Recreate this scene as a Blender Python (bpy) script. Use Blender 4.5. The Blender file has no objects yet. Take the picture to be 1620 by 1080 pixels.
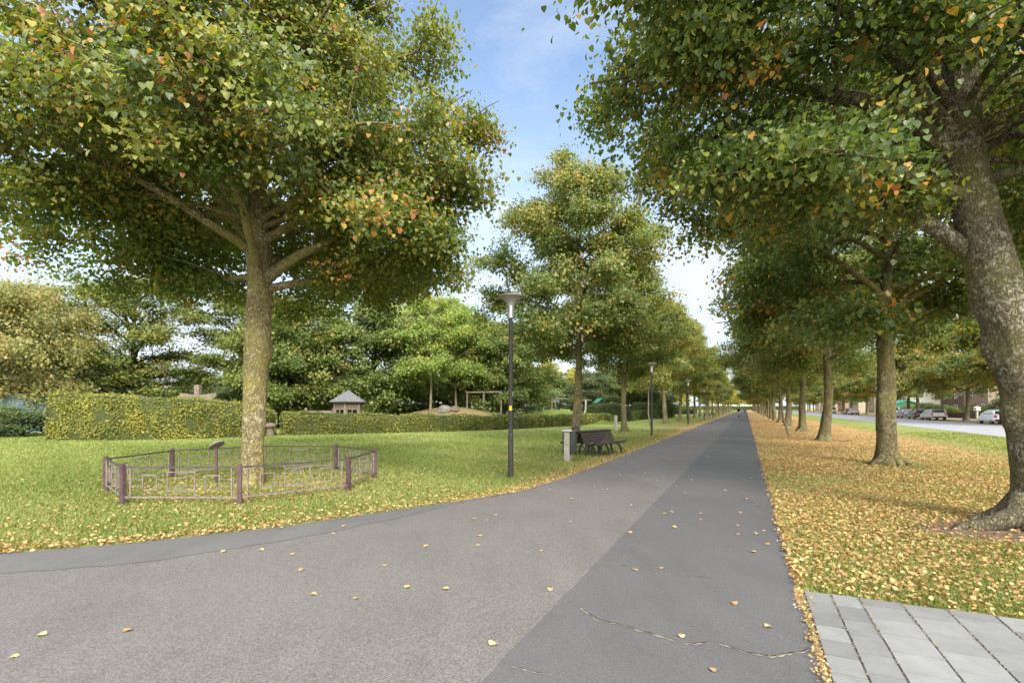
import bpy, bmesh, math, random
import numpy as np
from mathutils import Vector, Matrix

S = bpy.context.scene
COL = S.collection
R = math.radians

# ------------------------------------------------------------------ camera, sky, sun, exposure
EYE = 1.65
cam_d = bpy.data.cameras.new('camera')
cam_d.lens = 18.0
cam_d.sensor_width = 36.0
cam_d.shift_y = 0.0648
cam_d.clip_start = 0.05
cam_d.clip_end = 4000
cam = bpy.data.objects.new('camera', cam_d)
COL.objects.link(cam)
cam.location = (0, 0, EYE)
cam.rotation_euler = (R(90), 0, 0)
S.camera = cam

SUN_EL, SUN_AZ = 34.0, 163.0          # azimuth clockwise from +Y (the view direction)
W = bpy.data.worlds.new("World")
S.world = W
W.use_nodes = True
nt = W.node_tree
nt.nodes.clear()
def wn(t, **k):
    n = nt.nodes.new(t)
    for a, b in k.items():
        setattr(n, a, b)
    return n
sky = wn('ShaderNodeTexSky', sky_type='NISHITA', sun_disc=False)
sky.sun_elevation = R(SUN_EL)
sky.sun_rotation = R(SUN_AZ)
sky.air_density = 1.15
sky.dust_density = 1.2
sky.ozone_density = 2.0
tc = wn('ShaderNodeTexCoord')
mp = wn('ShaderNodeMapping')
mp.inputs['Rotation'].default_value = (0.2, 0.35, 0.5)
mp.inputs['Scale'].default_value = (1.3, 2.2, 3.6)
nz = wn('ShaderNodeTexNoise')
nz.inputs['Scale'].default_value = 1.5
nz.inputs['Detail'].default_value = 9
nz.inputs['Roughness'].default_value = 0.58
nz.inputs['Distortion'].default_value = 0.55
cr = wn('ShaderNodeValToRGB')
cr.color_ramp.elements[0].position = 0.43
cr.color_ramp.elements[0].color = (0.0, 0.0, 0.0, 1)
cr.color_ramp.elements[1].position = 0.80
cr.color_ramp.elements[1].color = (0.85, 0.85, 0.85, 1)
sep = wn('ShaderNodeSeparateXYZ')
mr = wn('ShaderNodeMapRange')
mr.inputs['From Min'].default_value = 0.02
mr.inputs['From Max'].default_value = 0.55
mr.inputs['To Min'].default_value = 0.72
mr.inputs['To Max'].default_value = 0.07
mx = wn('ShaderNodeMath', operation='MAXIMUM')
ad = wn('ShaderNodeMath', operation='ADD', use_clamp=True)
mix = wn('ShaderNodeMix', data_type='RGBA')
mix.inputs['B'].default_value = (3.5, 3.75, 4.1, 1)
bg = wn('ShaderNodeBackground')
bg.inputs['Strength'].default_value = 0.10
wo = wn('ShaderNodeOutputWorld')
L = nt.links.new
L(tc.outputs['Generated'], mp.inputs['Vector'])
L(mp.outputs['Vector'], nz.inputs['Vector'])
L(nz.outputs['Fac'], cr.inputs['Fac'])
L(tc.outputs['Generated'], sep.inputs['Vector'])
L(sep.outputs['Z'], mr.inputs['Value'])
L(cr.outputs['Color'], ad.inputs[0])
L(mr.outputs['Result'], ad.inputs[1])
L(sky.outputs['Color'], mix.inputs['A'])
L(ad.outputs['Value'], mix.inputs['Factor'])
# unseen bright cloud added as fill light, overhead and behind the viewer
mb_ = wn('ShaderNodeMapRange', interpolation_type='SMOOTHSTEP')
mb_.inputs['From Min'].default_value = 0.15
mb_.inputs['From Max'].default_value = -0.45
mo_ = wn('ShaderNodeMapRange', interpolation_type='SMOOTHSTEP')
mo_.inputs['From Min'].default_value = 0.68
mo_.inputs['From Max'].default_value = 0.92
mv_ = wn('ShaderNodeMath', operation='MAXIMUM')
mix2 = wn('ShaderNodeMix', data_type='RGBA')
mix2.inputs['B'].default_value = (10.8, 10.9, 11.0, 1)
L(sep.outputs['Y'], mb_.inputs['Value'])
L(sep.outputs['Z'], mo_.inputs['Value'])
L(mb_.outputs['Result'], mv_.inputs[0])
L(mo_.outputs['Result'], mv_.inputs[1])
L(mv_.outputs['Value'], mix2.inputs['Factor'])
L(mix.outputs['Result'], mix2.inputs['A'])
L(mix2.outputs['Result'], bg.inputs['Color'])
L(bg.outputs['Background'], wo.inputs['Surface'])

sun_d = bpy.data.lights.new('sun', 'SUN')
sun_d.energy = 2.3
sun_d.angle = R(20)
sun_d.color = (1.0, 0.93, 0.82)
sun = bpy.data.objects.new('sun', sun_d)
COL.objects.link(sun)
sv = Vector((math.sin(R(SUN_AZ)) * math.cos(R(SUN_EL)), math.cos(R(SUN_AZ)) * math.cos(R(SUN_EL)), math.sin(R(SUN_EL))))
sun.rotation_euler = sv.to_track_quat('Z', 'Y').to_euler()
sun.location = sv * 60

S.view_settings.view_transform = 'Standard'
S.view_settings.look = 'None'
S.view_settings.gamma = 1.0
S.view_settings.exposure = 1.53
S.cycles.max_bounces = 6
S.cycles.transparent_max_bounces = 4
S.cycles.use_denoising = True

# ------------------------------------------------------------------ helpers
SL = 0.457                      # the path runs along (SL, 1)
PD = Vector((SL, 1, 0)).normalized()
PA = math.atan2(1, SL) - math.pi / 2   # rotation about z that turns +Y onto the path direction
def P(off, y, z=0.0):
    return (off + SL * y, y, z)

def tag(o, label=None, cat=None, group=None, kind=None):
    if label: o['label'] = label
    if cat: o['category'] = cat
    if group: o['group'] = group
    if kind: o['kind'] = kind
    return o

def thing(name, label, cat, loc=(0, 0, 0), rz=0.0, group=None, scale=1.0):
    o = bpy.data.objects.new(name, None)
    o.empty_display_size = 0.3
    COL.objects.link(o)
    o.location = loc
    o.rotation_euler = (0, 0, rz)
    if scale != 1.0:
        o.scale = (scale,) * 3 if not hasattr(scale, '__len__') else scale
    return tag(o, label, cat, group)

def link_mesh(name, me, parent=None, loc=None):
    o = bpy.data.objects.new(name, me)
    COL.objects.link(o)
    if parent: o.parent = parent
    if loc: o.location = loc
    return o

def np_mesh(name, v, loops, starts, mat=None, attr=None, smooth=False):
    me = bpy.data.meshes.new(name)
    v = np.asarray(v, dtype=np.float32)
    me.vertices.add(len(v))
    me.vertices.foreach_set('co', v.ravel())
    loops = np.asarray(loops, dtype=np.int32)
    me.loops.add(len(loops))
    me.loops.foreach_set('vertex_index', loops)
    starts = np.asarray(starts, dtype=np.int32)
    me.polygons.add(len(starts))
    me.polygons.foreach_set('loop_start', starts)
    me.update(calc_edges=True)
    if smooth:
        me.polygons.foreach_set('use_smooth', np.ones(len(starts), dtype=bool))
    if attr is not None:
        a = me.attributes.new('tone', 'FLOAT', 'POINT')
        a.data.foreach_set('value', np.asarray(attr, dtype=np.float32))
    if mat: me.materials.append(mat)
    return me

def norm(a):
    return a / np.maximum(np.linalg.norm(a, axis=-1, keepdims=True), 1e-9)

LEAF_Q = np.array([(0, 0, 0), (0.42, 0.42, 0.10), (0, 1, 0), (-0.42, 0.42, 0.10)])
LEAF_Q_F = [(0, 1, 2), (0, 2, 3)]
LEAF_H = np.array([(0, 0, 0), (0.30, -0.06, 0.04), (0.50, 0.22, 0.10), (0.36, 0.60, 0.06), (0, 1.0, -0.10),
                   (-0.36, 0.60, 0.06), (-0.50, 0.22, 0.10), (-0.30, -0.06, 0.04), (0, 0.5, 0.0)])
LEAF_H_F = [(0, 1, 2, 8), (8, 2, 3, 4), (8, 4, 5, 6), (0, 8, 6, 7)]
LEAF_C = np.array([(0, 0, 0), (0.40, 0.30, 0.22), (0.30, 0.70, 0.12), (0, 1, 0.16), (-0.30, 0.70, 0.10), (-0.40, 0.30, 0.26), (0, 0.45, 0.0)])
LEAF_C_F = [(0, 1, 6), (1, 2, 6), (2, 3, 6), (3, 4, 6), (4, 5, 6), (5, 0, 6)]

def leaves_mesh(name, pos, nrm, tan, size, tone, mat, shape='q'):
    """one small folded blade per position, lying across its normal with its tip along tan"""
    T, F = {'q': (LEAF_Q, LEAF_Q_F), 'h': (LEAF_H, LEAF_H_F), 'c': (LEAF_C, LEAF_C_F)}[shape]
    n = len(pos)
    nrm = norm(nrm)
    tan = norm(tan - nrm * (tan * nrm).sum(1, keepdims=True))
    bt = np.cross(tan, nrm)
    s = size[:, None, None]
    v = pos[:, None, :] + s * (T[None, :, 0:1] * bt[:, None, :] + T[None, :, 1:2] * tan[:, None, :] + T[None, :, 2:3] * nrm[:, None, :])
    k = len(T)
    fl = np.concatenate([np.array(f) for f in F])
    cnt = np.array([len(f) for f in F])
    loops = (np.arange(n)[:, None] * k + fl[None, :]).ravel()
    st = np.concatenate([[0], np.cumsum(cnt)[:-1]])
    starts = (np.arange(n)[:, None] * cnt.sum() + st[None, :]).ravel()
    return np_mesh(name, v.reshape(-1, 3), loops, starts, mat, np.repeat(tone, k))

class Tubes:
    """collects tapered bent tubes into one mesh"""
    def __init__(s):
        s.v, s.l, s.st, s.n, s.nl = [], [], [], 0, 0
    def add(s, pts, rad, sides=8, mod=None, cap=True):
        pts = np.asarray(pts, float)
        rad = np.asarray(rad, float)
        m = len(pts)
        tg = np.gradient(pts, axis=0)
        tg = norm(tg)
        u = np.array([1.0, 0, 0]) if abs(tg[0][0]) < 0.8 else np.array([0, 1.0, 0])
        us = np.zeros((m, 3))
        for i in range(m):
            u = u - tg[i] * np.dot(u, tg[i])
            u = u / (np.linalg.norm(u) + 1e-9)
            us[i] = u
        ws = np.cross(tg, us)
        a = np.linspace(0, 2 * math.pi, sides, endpoint=False)
        rr = rad[:, None] * np.ones(sides)[None, :]
        if mod is not None: rr = rr * mod
        ring = pts[:, None, :] + rr[:, :, None] * (np.cos(a)[None, :, None] * us[:, None, :] + np.sin(a)[None, :, None] * ws[:, None, :])
        s.v.append(ring.reshape(-1, 3))
        i = np.arange(m - 1)[:, None] * sides
        j = np.arange(sides)[None, :]
        j2 = (j + 1) % sides
        q = np.stack([i + j, i + j2, i + sides + j2, i + sides + j], -1).reshape(-1, 4) + s.n
        s.l.append(q.ravel())
        s.st.append(np.arange(len(q)) * 4 + s.nl)
        s.nl += len(q) * 4
        if cap:
            for base, rev in ((0, True), ((m - 1) * sides, False)):
                idx = np.arange(sides) + base + s.n
                if rev: idx = idx[::-1]
                s.l.append(idx)
                s.st.append(np.array([s.nl]))
                s.nl += sides
        s.n += m * sides
    def mesh(s, name, mat, smooth=True):
        return np_mesh(name, np.concatenate(s.v), np.concatenate(s.l), np.concatenate(s.st), mat, smooth=smooth)

class MB:
    """collects simple shaped solids into one mesh"""
    def __init__(s):
        s.bm = bmesh.new()
    def _xf(s, verts, M):
        bmesh.ops.transform(s.bm, matrix=M, verts=verts)
    def box(s, c, d, rz=0.0, rx=0.0, ry=0.0, bev=0.0):
        r = bmesh.ops.create_cube(s.bm, size=1.0)
        vs = r['verts']
        M = Matrix.Translation(c) @ Matrix.Rotation(rz, 4, 'Z') @ Matrix.Rotation(ry, 4, 'Y') @ Matrix.Rotation(rx, 4, 'X') @ Matrix.Diagonal((d[0], d[1], d[2], 1))
        s._xf(vs, M)
        if bev > 0:
            es = list({e for v in vs for e in v.link_edges})
            bmesh.ops.bevel(s.bm, geom=es, offset=bev, segments=2, affect='EDGES', profile=0.5)
        return s
    def bar(s, a, b, w, h=None, up=(0, 0, 1)):
        a, b = Vector(a), Vector(b)
        d = b - a
        h = w if h is None else h
        y = d.normalized()
        z = Vector(up)
        if abs(y.dot(z)) > 0.95: z = Vector((1, 0, 0))
        x = y.cross(z).normalized()
        z = x.cross(y).normalized()
        M = Matrix((x, y, z)).transposed().to_4x4()
        M.translation = (a + b) / 2
        r = bmesh.ops.create_cube(s.bm, size=1.0)
        s._xf(r['verts'], M @ Matrix.Diagonal((w, d.length, h, 1)))
        return s
    def tube(s, pts, r, sides=10):
        pts = [Vector(p) for p in pts]
        rs = r if hasattr(r, '__len__') else [r] * len(pts)
        rings = []
        u = None
        for i, p in enumerate(pts):
            t = (pts[min(i + 1, len(pts) - 1)] - pts[max(i - 1, 0)]).normalized()
            if u is None: u = t.orthogonal().normalized()
            u = (u - t * u.dot(t)).normalized()
            w = t.cross(u)
            rings.append([s.bm.verts.new(p + (u * math.cos(k * 2 * math.pi / sides) + w * math.sin(k * 2 * math.pi / sides)) * rs[i]) for k in range(sides)])
        for A, B in zip(rings, rings[1:]):
            for k in range(sides):
                s.bm.faces.new((A[k], A[(k + 1) % sides], B[(k + 1) % sides], B[k]))
        s.bm.faces.new(rings[0][::-1])
        s.bm.faces.new(rings[-1])
        return s
    def lathe(s, prof, c=(0, 0, 0), sides=24, sx=1.0, sy=1.0, a0=0.0):
        rings = []
        for r, z in prof:
            rings.append([s.bm.verts.new((c[0] + sx * r * math.cos(a0 + k * 2 * math.pi / sides), c[1] + sy * r * math.sin(a0 + k * 2 * math.pi / sides), c[2] + z)) for k in range(sides)])
        for A, B in zip(rings, rings[1:]):
            for k in range(sides):
                s.bm.faces.new((A[k], A[(k + 1) % sides], B[(k + 1) % sides], B[k]))
        s.bm.faces.new(rings[0][::-1])
        s.bm.faces.new(rings[-1])
        return s
    def prism(s, poly, d, axis='x', c=0.0):
        """poly of 2-D points extruded by d along an axis, centred at c"""
        def mk(p, o):
            if axis == 'x': return (o, p[0], p[1])
            if axis == 'y': return (p[0], o, p[1])
            return (p[0], p[1], o)
        A = [s.bm.verts.new(mk(p, c - d / 2)) for p in poly]
        B = [s.bm.verts.new(mk(p, c + d / 2)) for p in poly]
        n = len(poly)
        for k in range(n):
            s.bm.faces.new((A[k], A[(k + 1) % n], B[(k + 1) % n], B[k]))
        s.bm.faces.new(A[::-1])
        s.bm.faces.new(B)
        return s
    def build(s, name, mat, parent=None, smooth=False, loc=None):
        bmesh.ops.recalc_face_normals(s.bm, faces=s.bm.faces)
        me = bpy.data.meshes.new(name)
        s.bm.to_mesh(me)
        s.bm.free()
        if mat: me.materials.append(mat)
        if smooth:
            me.polygons.foreach_set('use_smooth', np.ones(len(me.polygons), dtype=bool))
            try: me.set_sharp_from_angle(angle=R(35))
            except Exception: pass
        return link_mesh(name, me, parent, loc)

# ------------------------------------------------------------------ materials
def new_mat(name):
    m = bpy.data.materials.new(name)
    m.use_nodes = True
    t = m.node_tree
    t.nodes.clear()
    out = t.nodes.new('ShaderNodeOutputMaterial')
    return m, t, out
def N(t, typ, ins=None, **k):
    n = t.nodes.new(typ)
    for a, b in k.items(): setattr(n, a, b)
    for a, b in (ins or {}).items(): n.inputs[a].default_value = b
    return n
def ramp(t, stops, fac=None, interp='LINEAR'):
    n = t.nodes.new('ShaderNodeValToRGB')
    n.color_ramp.interpolation = interp
    e = n.color_ramp.elements
    while len(e) < len(stops): e.new(0.5)
    for x, (p, c) in zip(e, stops):
        x.position = p
        x.color = (c[0], c[1], c[2], 1) if hasattr(c, '__len__') else (c, c, c, 1)
    if fac is not None: t.links.new(fac, n.inputs['Fac'])
    return n.outputs['Color']
def mixc(t, a, b, fac, mode='MIX'):
    n = t.nodes.new('ShaderNodeMix')
    n.data_type = 'RGBA'
    n.blend_type = mode
    for k, v in (('A', a), ('B', b), ('Factor', fac)):
        if isinstance(v, bpy.types.NodeSocket): t.links.new(v, n.inputs[k])
        else: n.inputs[k].default_value = (v[0], v[1], v[2], 1) if hasattr(v, '__len__') else v
    return n.outputs['Result']
def mth(t, op, a, b=None, clamp=False):
    n = t.nodes.new('ShaderNodeMath')
    n.operation = op
    n.use_clamp = clamp
    for i, v in enumerate((a, b)):
        if v is None: continue
        if isinstance(v, bpy.types.NodeSocket): t.links.new(v, n.inputs[i])
        else: n.inputs[i].default_value = v
    return n.outputs[0]
def noise(t, vec, scale, detail=4, rough=0.55, dist=0.0):
    n = N(t, 'ShaderNodeTexNoise', {'Scale': scale, 'Detail': detail, 'Roughness': rough, 'Distortion': dist})
    t.links.new(vec, n.inputs['Vector'])
    return n.outputs['Fac']
def objco(t, scale=None):
    c = N(t, 'ShaderNodeTexCoord').outputs['Object']
    if scale:
        m = N(t, 'ShaderNodeMapping', {'Scale': scale})
        t.links.new(c, m.inputs['Vector'])
        c = m.outputs['Vector']
    return c
def finish(t, out, col, rough=0.8, spec=0.3, bump=None, bstr=0.4, bdist=0.02, metal=0.0):
    p = N(t, 'ShaderNodeBsdfPrincipled')
    for k, v in (('Base Color', col), ('Roughness', rough), ('Specular IOR Level', spec), ('Metallic', metal)):
        if isinstance(v, bpy.types.NodeSocket): t.links.new(v, p.inputs[k])
        else: p.inputs[k].default_value = (v[0], v[1], v[2], 1) if hasattr(v, '__len__') else v
    if bump is not None:
        b = N(t, 'ShaderNodeBump', {'Strength': bstr, 'Distance': bdist})
        t.links.new(bump, b.inputs['Height'])
        t.links.new(b.outputs['Normal'], p.inputs['Normal'])
    t.links.new(p.outputs['BSDF'], out.inputs['Surface'])
    return p

def plain(name, c, rough=0.6, spec=0.3, metal=0.0, var=0.25, scale=6.0, bstr=0.15):
    """a solid colour with the uneven wear of the real surface"""
    m, t, o = new_mat(name)
    co = objco(t)
    f = noise(t, co, scale, 6, 0.6)
    f2 = noise(t, co, scale * 9, 3, 0.6)
    lo = tuple(x * (1 - var) for x in c)
    hi = tuple(min(1, x * (1 + var)) for x in c)
    col = ramp(t, [(0.3, lo), (0.7, hi)], mth(t, 'ADD', mth(t, 'MULTIPLY', f, 0.7), mth(t, 'MULTIPLY', f2, 0.3)))
    finish(t, o, col, rough, spec, f2, bstr, 0.005, metal)
    return m

def leaf_mat(name, stops, trans=0.35, gloss=0.30, rough=0.45):
    m, t, o = new_mat(name)
    a = N(t, 'ShaderNodeAttribute', attribute_name='tone')
    oi = N(t, 'ShaderNodeObjectInfo')
    f = mth(t, 'ADD', a.outputs['Fac'], mth(t, 'MULTIPLY', mth(t, 'SUBTRACT', oi.outputs['Random'], 0.5), 0.10), True)
    col = ramp(t, stops, f)
    p = N(t, 'ShaderNodeBsdfPrincipled', {'Roughness': rough, 'Specular IOR Level': gloss})
    t.links.new(col, p.inputs['Base Color'])
    tr = N(t, 'ShaderNodeBsdfTranslucent')
    c2 = mixc(t, col, (1.5, 1.5, 0.55), 1.0, 'MULTIPLY')
    t.links.new(c2, tr.inputs['Color'])
    mxs = N(t, 'ShaderNodeMixShader', {'Fac': trans})
    t.links.new(p.outputs[0], mxs.inputs[1])
    t.links.new(tr.outputs[0], mxs.inputs[2])
    t.links.new(mxs.outputs[0], o.inputs['Surface'])
    return m

M = {}
M['linden'] = leaf_mat('linden_leaf', [(0.0, (0.052, 0.090, 0.024)), (0.30, (0.096, 0.146, 0.036)), (0.55, (0.195, 0.225, 0.060)), (0.72, (0.310, 0.300, 0.075)),
                                        (0.82, (0.44, 0.28, 0.05)), (0.92, (0.42, 0.17, 0.045)), (1.0, (0.29, 0.13, 0.06))], 0.44, 0.5, 0.42)
M['hornbeam'] = leaf_mat('hornbeam_leaf', [(0.0, (0.055, 0.085, 0.025)), (0.4, (0.115, 0.160, 0.040)), (0.7, (0.22, 0.25, 0.065)), (0.9, (0.38, 0.31, 0.08)), (1, (0.38, 0.24, 0.09))], 0.38)
M['robinia'] = leaf_mat('robinia_leaf', [(0.0, (0.11, 0.185, 0.045)), (0.5, (0.205, 0.300, 0.075)), (0.9, (0.34, 0.38, 0.10)), (1, (0.42, 0.36, 0.07))], 0.42)
M['willow'] = leaf_mat('tan_leaf', [(0.0, (0.11, 0.14, 0.045)), (0.4, (0.22, 0.23, 0.075)), (0.75, (0.37, 0.32, 0.13)), (1, (0.46, 0.30, 0.13))], 0.35)
M['golden'] = leaf_mat('golden_leaf', [(0.0, (0.16, 0.20, 0.04)), (0.4, (0.36, 0.35, 0.06)), (0.8, (0.58, 0.47, 0.09)), (1, (0.5, 0.3, 0.06))], 0.42)
M['evergreen'] = leaf_mat('evergreen_leaf', [(0.0, (0.030, 0.048, 0.020)), (0.5, (0.065, 0.092, 0.033)), (1, (0.12, 0.15, 0.05))], 0.25)
M['hedge'] = leaf_mat('hedge_leaf', [(0.0, (0.045, 0.07, 0.018)), (0.4, (0.120, 0.150, 0.032)), (0.7, (0.25, 0.255, 0.05)), (0.9, (0.42, 0.37, 0.06)), (1, (0.28, 0.16, 0.07))], 0.28, 0.4)
M['shrub'] = leaf_mat('shrub_leaf', [(0.0, (0.035, 0.065, 0.03)), (0.5, (0.085, 0.13, 0.048)), (1, (0.19, 0.22, 0.085))], 0.28)
M['litter'] = leaf_mat('litter_leaf', [(0.0, (0.23, 0.115, 0.050)), (0.25, (0.36, 0.215, 0.090)), (0.55, (0.48, 0.320, 0.150)), (0.85, (0.58, 0.420, 0.215)), (1, (0.54, 0.36, 0.09))], 0.15, 0.25, 0.6)
M['blade'] = leaf_mat('grass_blade', [(0.0, (0.115, 0.155, 0.036)), (0.5, (0.235, 0.280, 0.085)), (0.85, (0.36, 0.36, 0.145)), (1, (0.42, 0.36, 0.18))], 0.3, 0.2)

def bark_mat(name, cols, moss, lichen, scale=1.0, bd=0.03, vs=2.6):
    m, t, o = new_mat(name)
    co = objco(t)
    st = N(t, 'ShaderNodeMapping', {'Scale': (9 * scale, 9 * scale, vs * scale)})
    t.links.new(co, st.inputs['Vector'])
    f = noise(t, st.outputs[0], 2.2, 8, 0.68, 0.7)
    v = N(t, 'ShaderNodeTexVoronoi', {'Scale': 2.4}, feature='DISTANCE_TO_EDGE')
    wob = N(t, 'ShaderNodeTexNoise', {'Scale': 2.5, 'Detail': 4})
    t.links.new(st.outputs[0], wob.inputs['Vector'])
    vv = N(t, 'ShaderNodeVectorMath', operation='ADD')
    t.links.new(st.outputs[0], vv.inputs[0])
    t.links.new(wob.outputs['Color'], vv.inputs[1])
    t.links.new(vv.outputs[0], v.inputs['Vector'])
    crack = mth(t, 'MULTIPLY', v.outputs['Distance'], 4.0, True)
    col = ramp(t, [(0.25, cols[0]), (0.5, cols[1]), (0.75, cols[2])], f)
    col = mixc(t, mixc(t, col, (0.35, 0.32, 0.28), 1.0, 'MULTIPLY'), col, crack)
    big = noise(t, co, 1.1 * scale, 5, 0.6)
    col = mixc(t, col, moss, ramp(t, [(0.46, 0.0), (0.66, 0.75)], big))
    sp = noise(t, co, 11 * scale, 6, 0.75, 0.4)
    area = noise(t, co, 1.7 * scale, 4, 0.6)
    col = mixc(t, col, lichen, mth(t, 'MULTIPLY', ramp(t, [(0.50, 0.0), (0.62, 0.85)], sp), ramp(t, [(0.42, 0.12), (0.60, 1.0)], area)))
    drk = noise(t, co, 2.6 * scale, 6, 0.65, 0.8)
    col = mixc(t, col, (cols[0][0] * 0.8, cols[0][1] * 0.8, cols[0][2] * 0.8), ramp(t, [(0.60, 0.0), (0.72, 0.7)], drk))
    h = mth(t, 'ADD', mth(t, 'MULTIPLY', crack, 0.5), f)
    finish(t, o, col, 0.9, 0.15, h, 1.0, bd)
    return m
M['bark_tan'] = bark_mat('bark_tan', ((0.16, 0.132, 0.070), (0.34, 0.290, 0.155), (0.45, 0.395, 0.220)), (0.36, 0.315, 0.075), (0.50, 0.46, 0.31), 1.0, 0.03, 4.5)
M['bark_grey'] = bark_mat('bark_grey', ((0.07, 0.062, 0.042), (0.180, 0.160, 0.102), (0.29, 0.262, 0.178)), (0.16, 0.155, 0.045), (0.47, 0.45, 0.37), 1.2, 0.03, 4.0)
M['bark_row'] = bark_mat('bark_row', ((0.075, 0.064, 0.038), (0.190, 0.164, 0.090), (0.30, 0.260, 0.150)), (0.24, 0.215, 0.060), (0.36, 0.33, 0.24), 1.1, 0.03, 3.6)
M['bark_dark'] = bark_mat('bark_dark', ((0.02, 0.017, 0.013), (0.05, 0.042, 0.03), (0.09, 0.075, 0.05)), (0.05, 0.05, 0.02), (0.12, 0.11, 0.08))
M['bark_pale'] = bark_mat('bark_pale', ((0.16, 0.13, 0.09), (0.28, 0.24, 0.16), (0.36, 0.31, 0.22)), (0.24, 0.22, 0.11), (0.4, 0.37, 0.3))

# ground: short lawn with leaf litter lying under the avenue trees
m, t, o = new_mat('lawn')
co = objco(t)
sx = N(t, 'ShaderNodeSeparateXYZ')
t.links.new(co, sx.inputs[0])
off = mth(t, 'SUBTRACT', sx.outputs['X'], mth(t, 'MULTIPLY', sx.outputs['Y'], SL))
n1 = noise(t, co, 0.35, 6, 0.6)
n2 = noise(t, co, 3.0, 6, 0.65)
n3 = noise(t, co, 45, 4, 0.7)
n4 = noise(t, co, 14, 5, 0.75, 0.4)
grass = ramp(t, [(0.30, (0.105, 0.150, 0.034)), (0.5, (0.180, 0.232, 0.062)), (0.7, (0.265, 0.295, 0.098))], mth(t, 'ADD', mth(t, 'MULTIPLY', n2, 0.5), mth(t, 'MULTIPLY', n3, 0.5)))
dry = mixc(t, grass, (0.25, 0.215, 0.085), ramp(t, [(0.46, 0.0), (0.72, 0.7)], n1))
litc = ramp(t, [(0.28, (0.20, 0.125, 0.055)), (0.42, (0.35, 0.235, 0.105)), (0.6, (0.50, 0.36, 0.18)), (0.75, (0.58, 0.44, 0.25))], n4)
def sstep(x, a, b):
    n = N(t, 'ShaderNodeMapRange', {'From Min': a, 'From Max': b}, interpolation_type='SMOOTHSTEP')
    t.links.new(x, n.inputs['Value'])
    return n.outputs[0]
right = mth(t, 'MULTIPLY', sstep(off, 0.0, 0.5), sstep(off, 12.5, 5.5))
left = mth(t, 'MULTIPLY', sstep(off, -6.2, -4.6), sstep(off, -3.0, -3.4))
farr = mth(t, 'MULTIPLY', sstep(off, 24, 25), 0.55)
ycl = sstep(sx.outputs['Y'], 5, 30)
lawnlit = mth(t, 'MULTIPLY', mth(t, 'MULTIPLY', sstep(off, -14.0, -6.0), sstep(off, -3.0, -3.4)), 0.46)
zone = mth(t, 'MAXIMUM', mth(t, 'MAXIMUM', mth(t, 'MULTIPLY', right, 0.93), mth(t, 'MULTIPLY', left, 0.8)), mth(t, 'MAXIMUM', farr, lawnlit))
zn = mth(t, 'ADD', zone, mth(t, 'MULTIPLY', mth(t, 'SUBTRACT', n2, 0.5), 0.7))
zf = mth(t, 'SUBTRACT', zn, mth(t, 'MULTIPLY', mth(t, 'SUBTRACT', n4, 0.5), 1.2))
col = mixc(t, dry, litc, ramp(t, [(0.42, 0.0), (0.62, 1.0)], zf))
finish(t, o, col, 0.95, 0.1, mth(t, 'ADD', n3, n4), 0.7, 0.03)
M['lawn'] = m

def asphalt(name, lo, mid, hi, spk, sc):
    m, t, o = new_mat(name)
    co = objco(t)
    v = N(t, 'ShaderNodeTexVoronoi', {'Scale': sc})
    t.links.new(co, v.inputs['Vector'])
    vs = N(t, 'ShaderNodeSeparateColor')
    t.links.new(v.outputs['Color'], vs.inputs[0])
    fine = noise(t, co, sc * 1.6, 4, 0.7)
    col = ramp(t, [(0.05, lo), (0.5, mid), (0.93, hi), (1.0, spk)], mth(t, 'ADD', mth(t, 'MULTIPLY', vs.outputs[0], 0.72), mth(t, 'MULTIPLY', fine, 0.28)))
    b1 = noise(t, co, 0.55, 5, 0.6)
    b2 = noise(t, objco(t, (1.2, 0.25, 1)), 2.5, 6, 0.65)
    col = mixc(t, col, ramp(t, [(0.3, 0.80), (0.5, 1.0), (0.72, 1.17)], mth(t, 'ADD', mth(t, 'MULTIPLY', b1, 0.55), mth(t, 'MULTIPLY', b2, 0.45))), 1.0, 'MULTIPLY')
    dust = noise(t, co, 7.0, 7, 0.7)
    col = mixc(t, col, (hi[0] * 1.25, hi[1] * 1.2, hi[2] * 1.1), ramp(t, [(0.60, 0.0), (0.80, 0.45)], dust))
    finish(t, o, col, 0.82, 0.35, v.outputs['Distance'], 0.55, 0.004)
    return m
M['asphalt'] = asphalt('asphalt_brown_grey', (0.064, 0.060, 0.057), (0.124, 0.116, 0.110), (0.200, 0.187, 0.177), (0.50, 0.47, 0.44), 130)
M['asphalt_dark'] = asphalt('asphalt_dark_grey', (0.066, 0.065, 0.067), (0.094, 0.093, 0.095), (0.128, 0.127, 0.128), (0.24, 0.235, 0.23), 190)
M['asphalt_strip'] = asphalt('asphalt_smooth_grey', (0.085, 0.084, 0.083), (0.115, 0.113, 0.111), (0.150, 0.147, 0.144), (0.25, 0.25, 0.25), 210)
M['asphalt_road'] = asphalt('asphalt_road', (0.17, 0.175, 0.19), (0.25, 0.255, 0.27), (0.33, 0.335, 0.345), (0.4, 0.4, 0.4), 60)
M['clinker'] = plain('clinker', (0.26, 0.17, 0.13), 0.9, 0.2, var=0.3, scale=4)
M['dirt'] = plain('dirt', (0.15, 0.115, 0.082), 0.95, 0.1, var=0.5, scale=7, bstr=0.8)
M['debris'] = plain('debris', (0.29, 0.25, 0.19), 0.95, 0.1, var=0.5, scale=40, bstr=0.8)
M['gap'] = plain('gap_shadow', (0.022, 0.020, 0.018), 0.95, 0.1)

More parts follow.
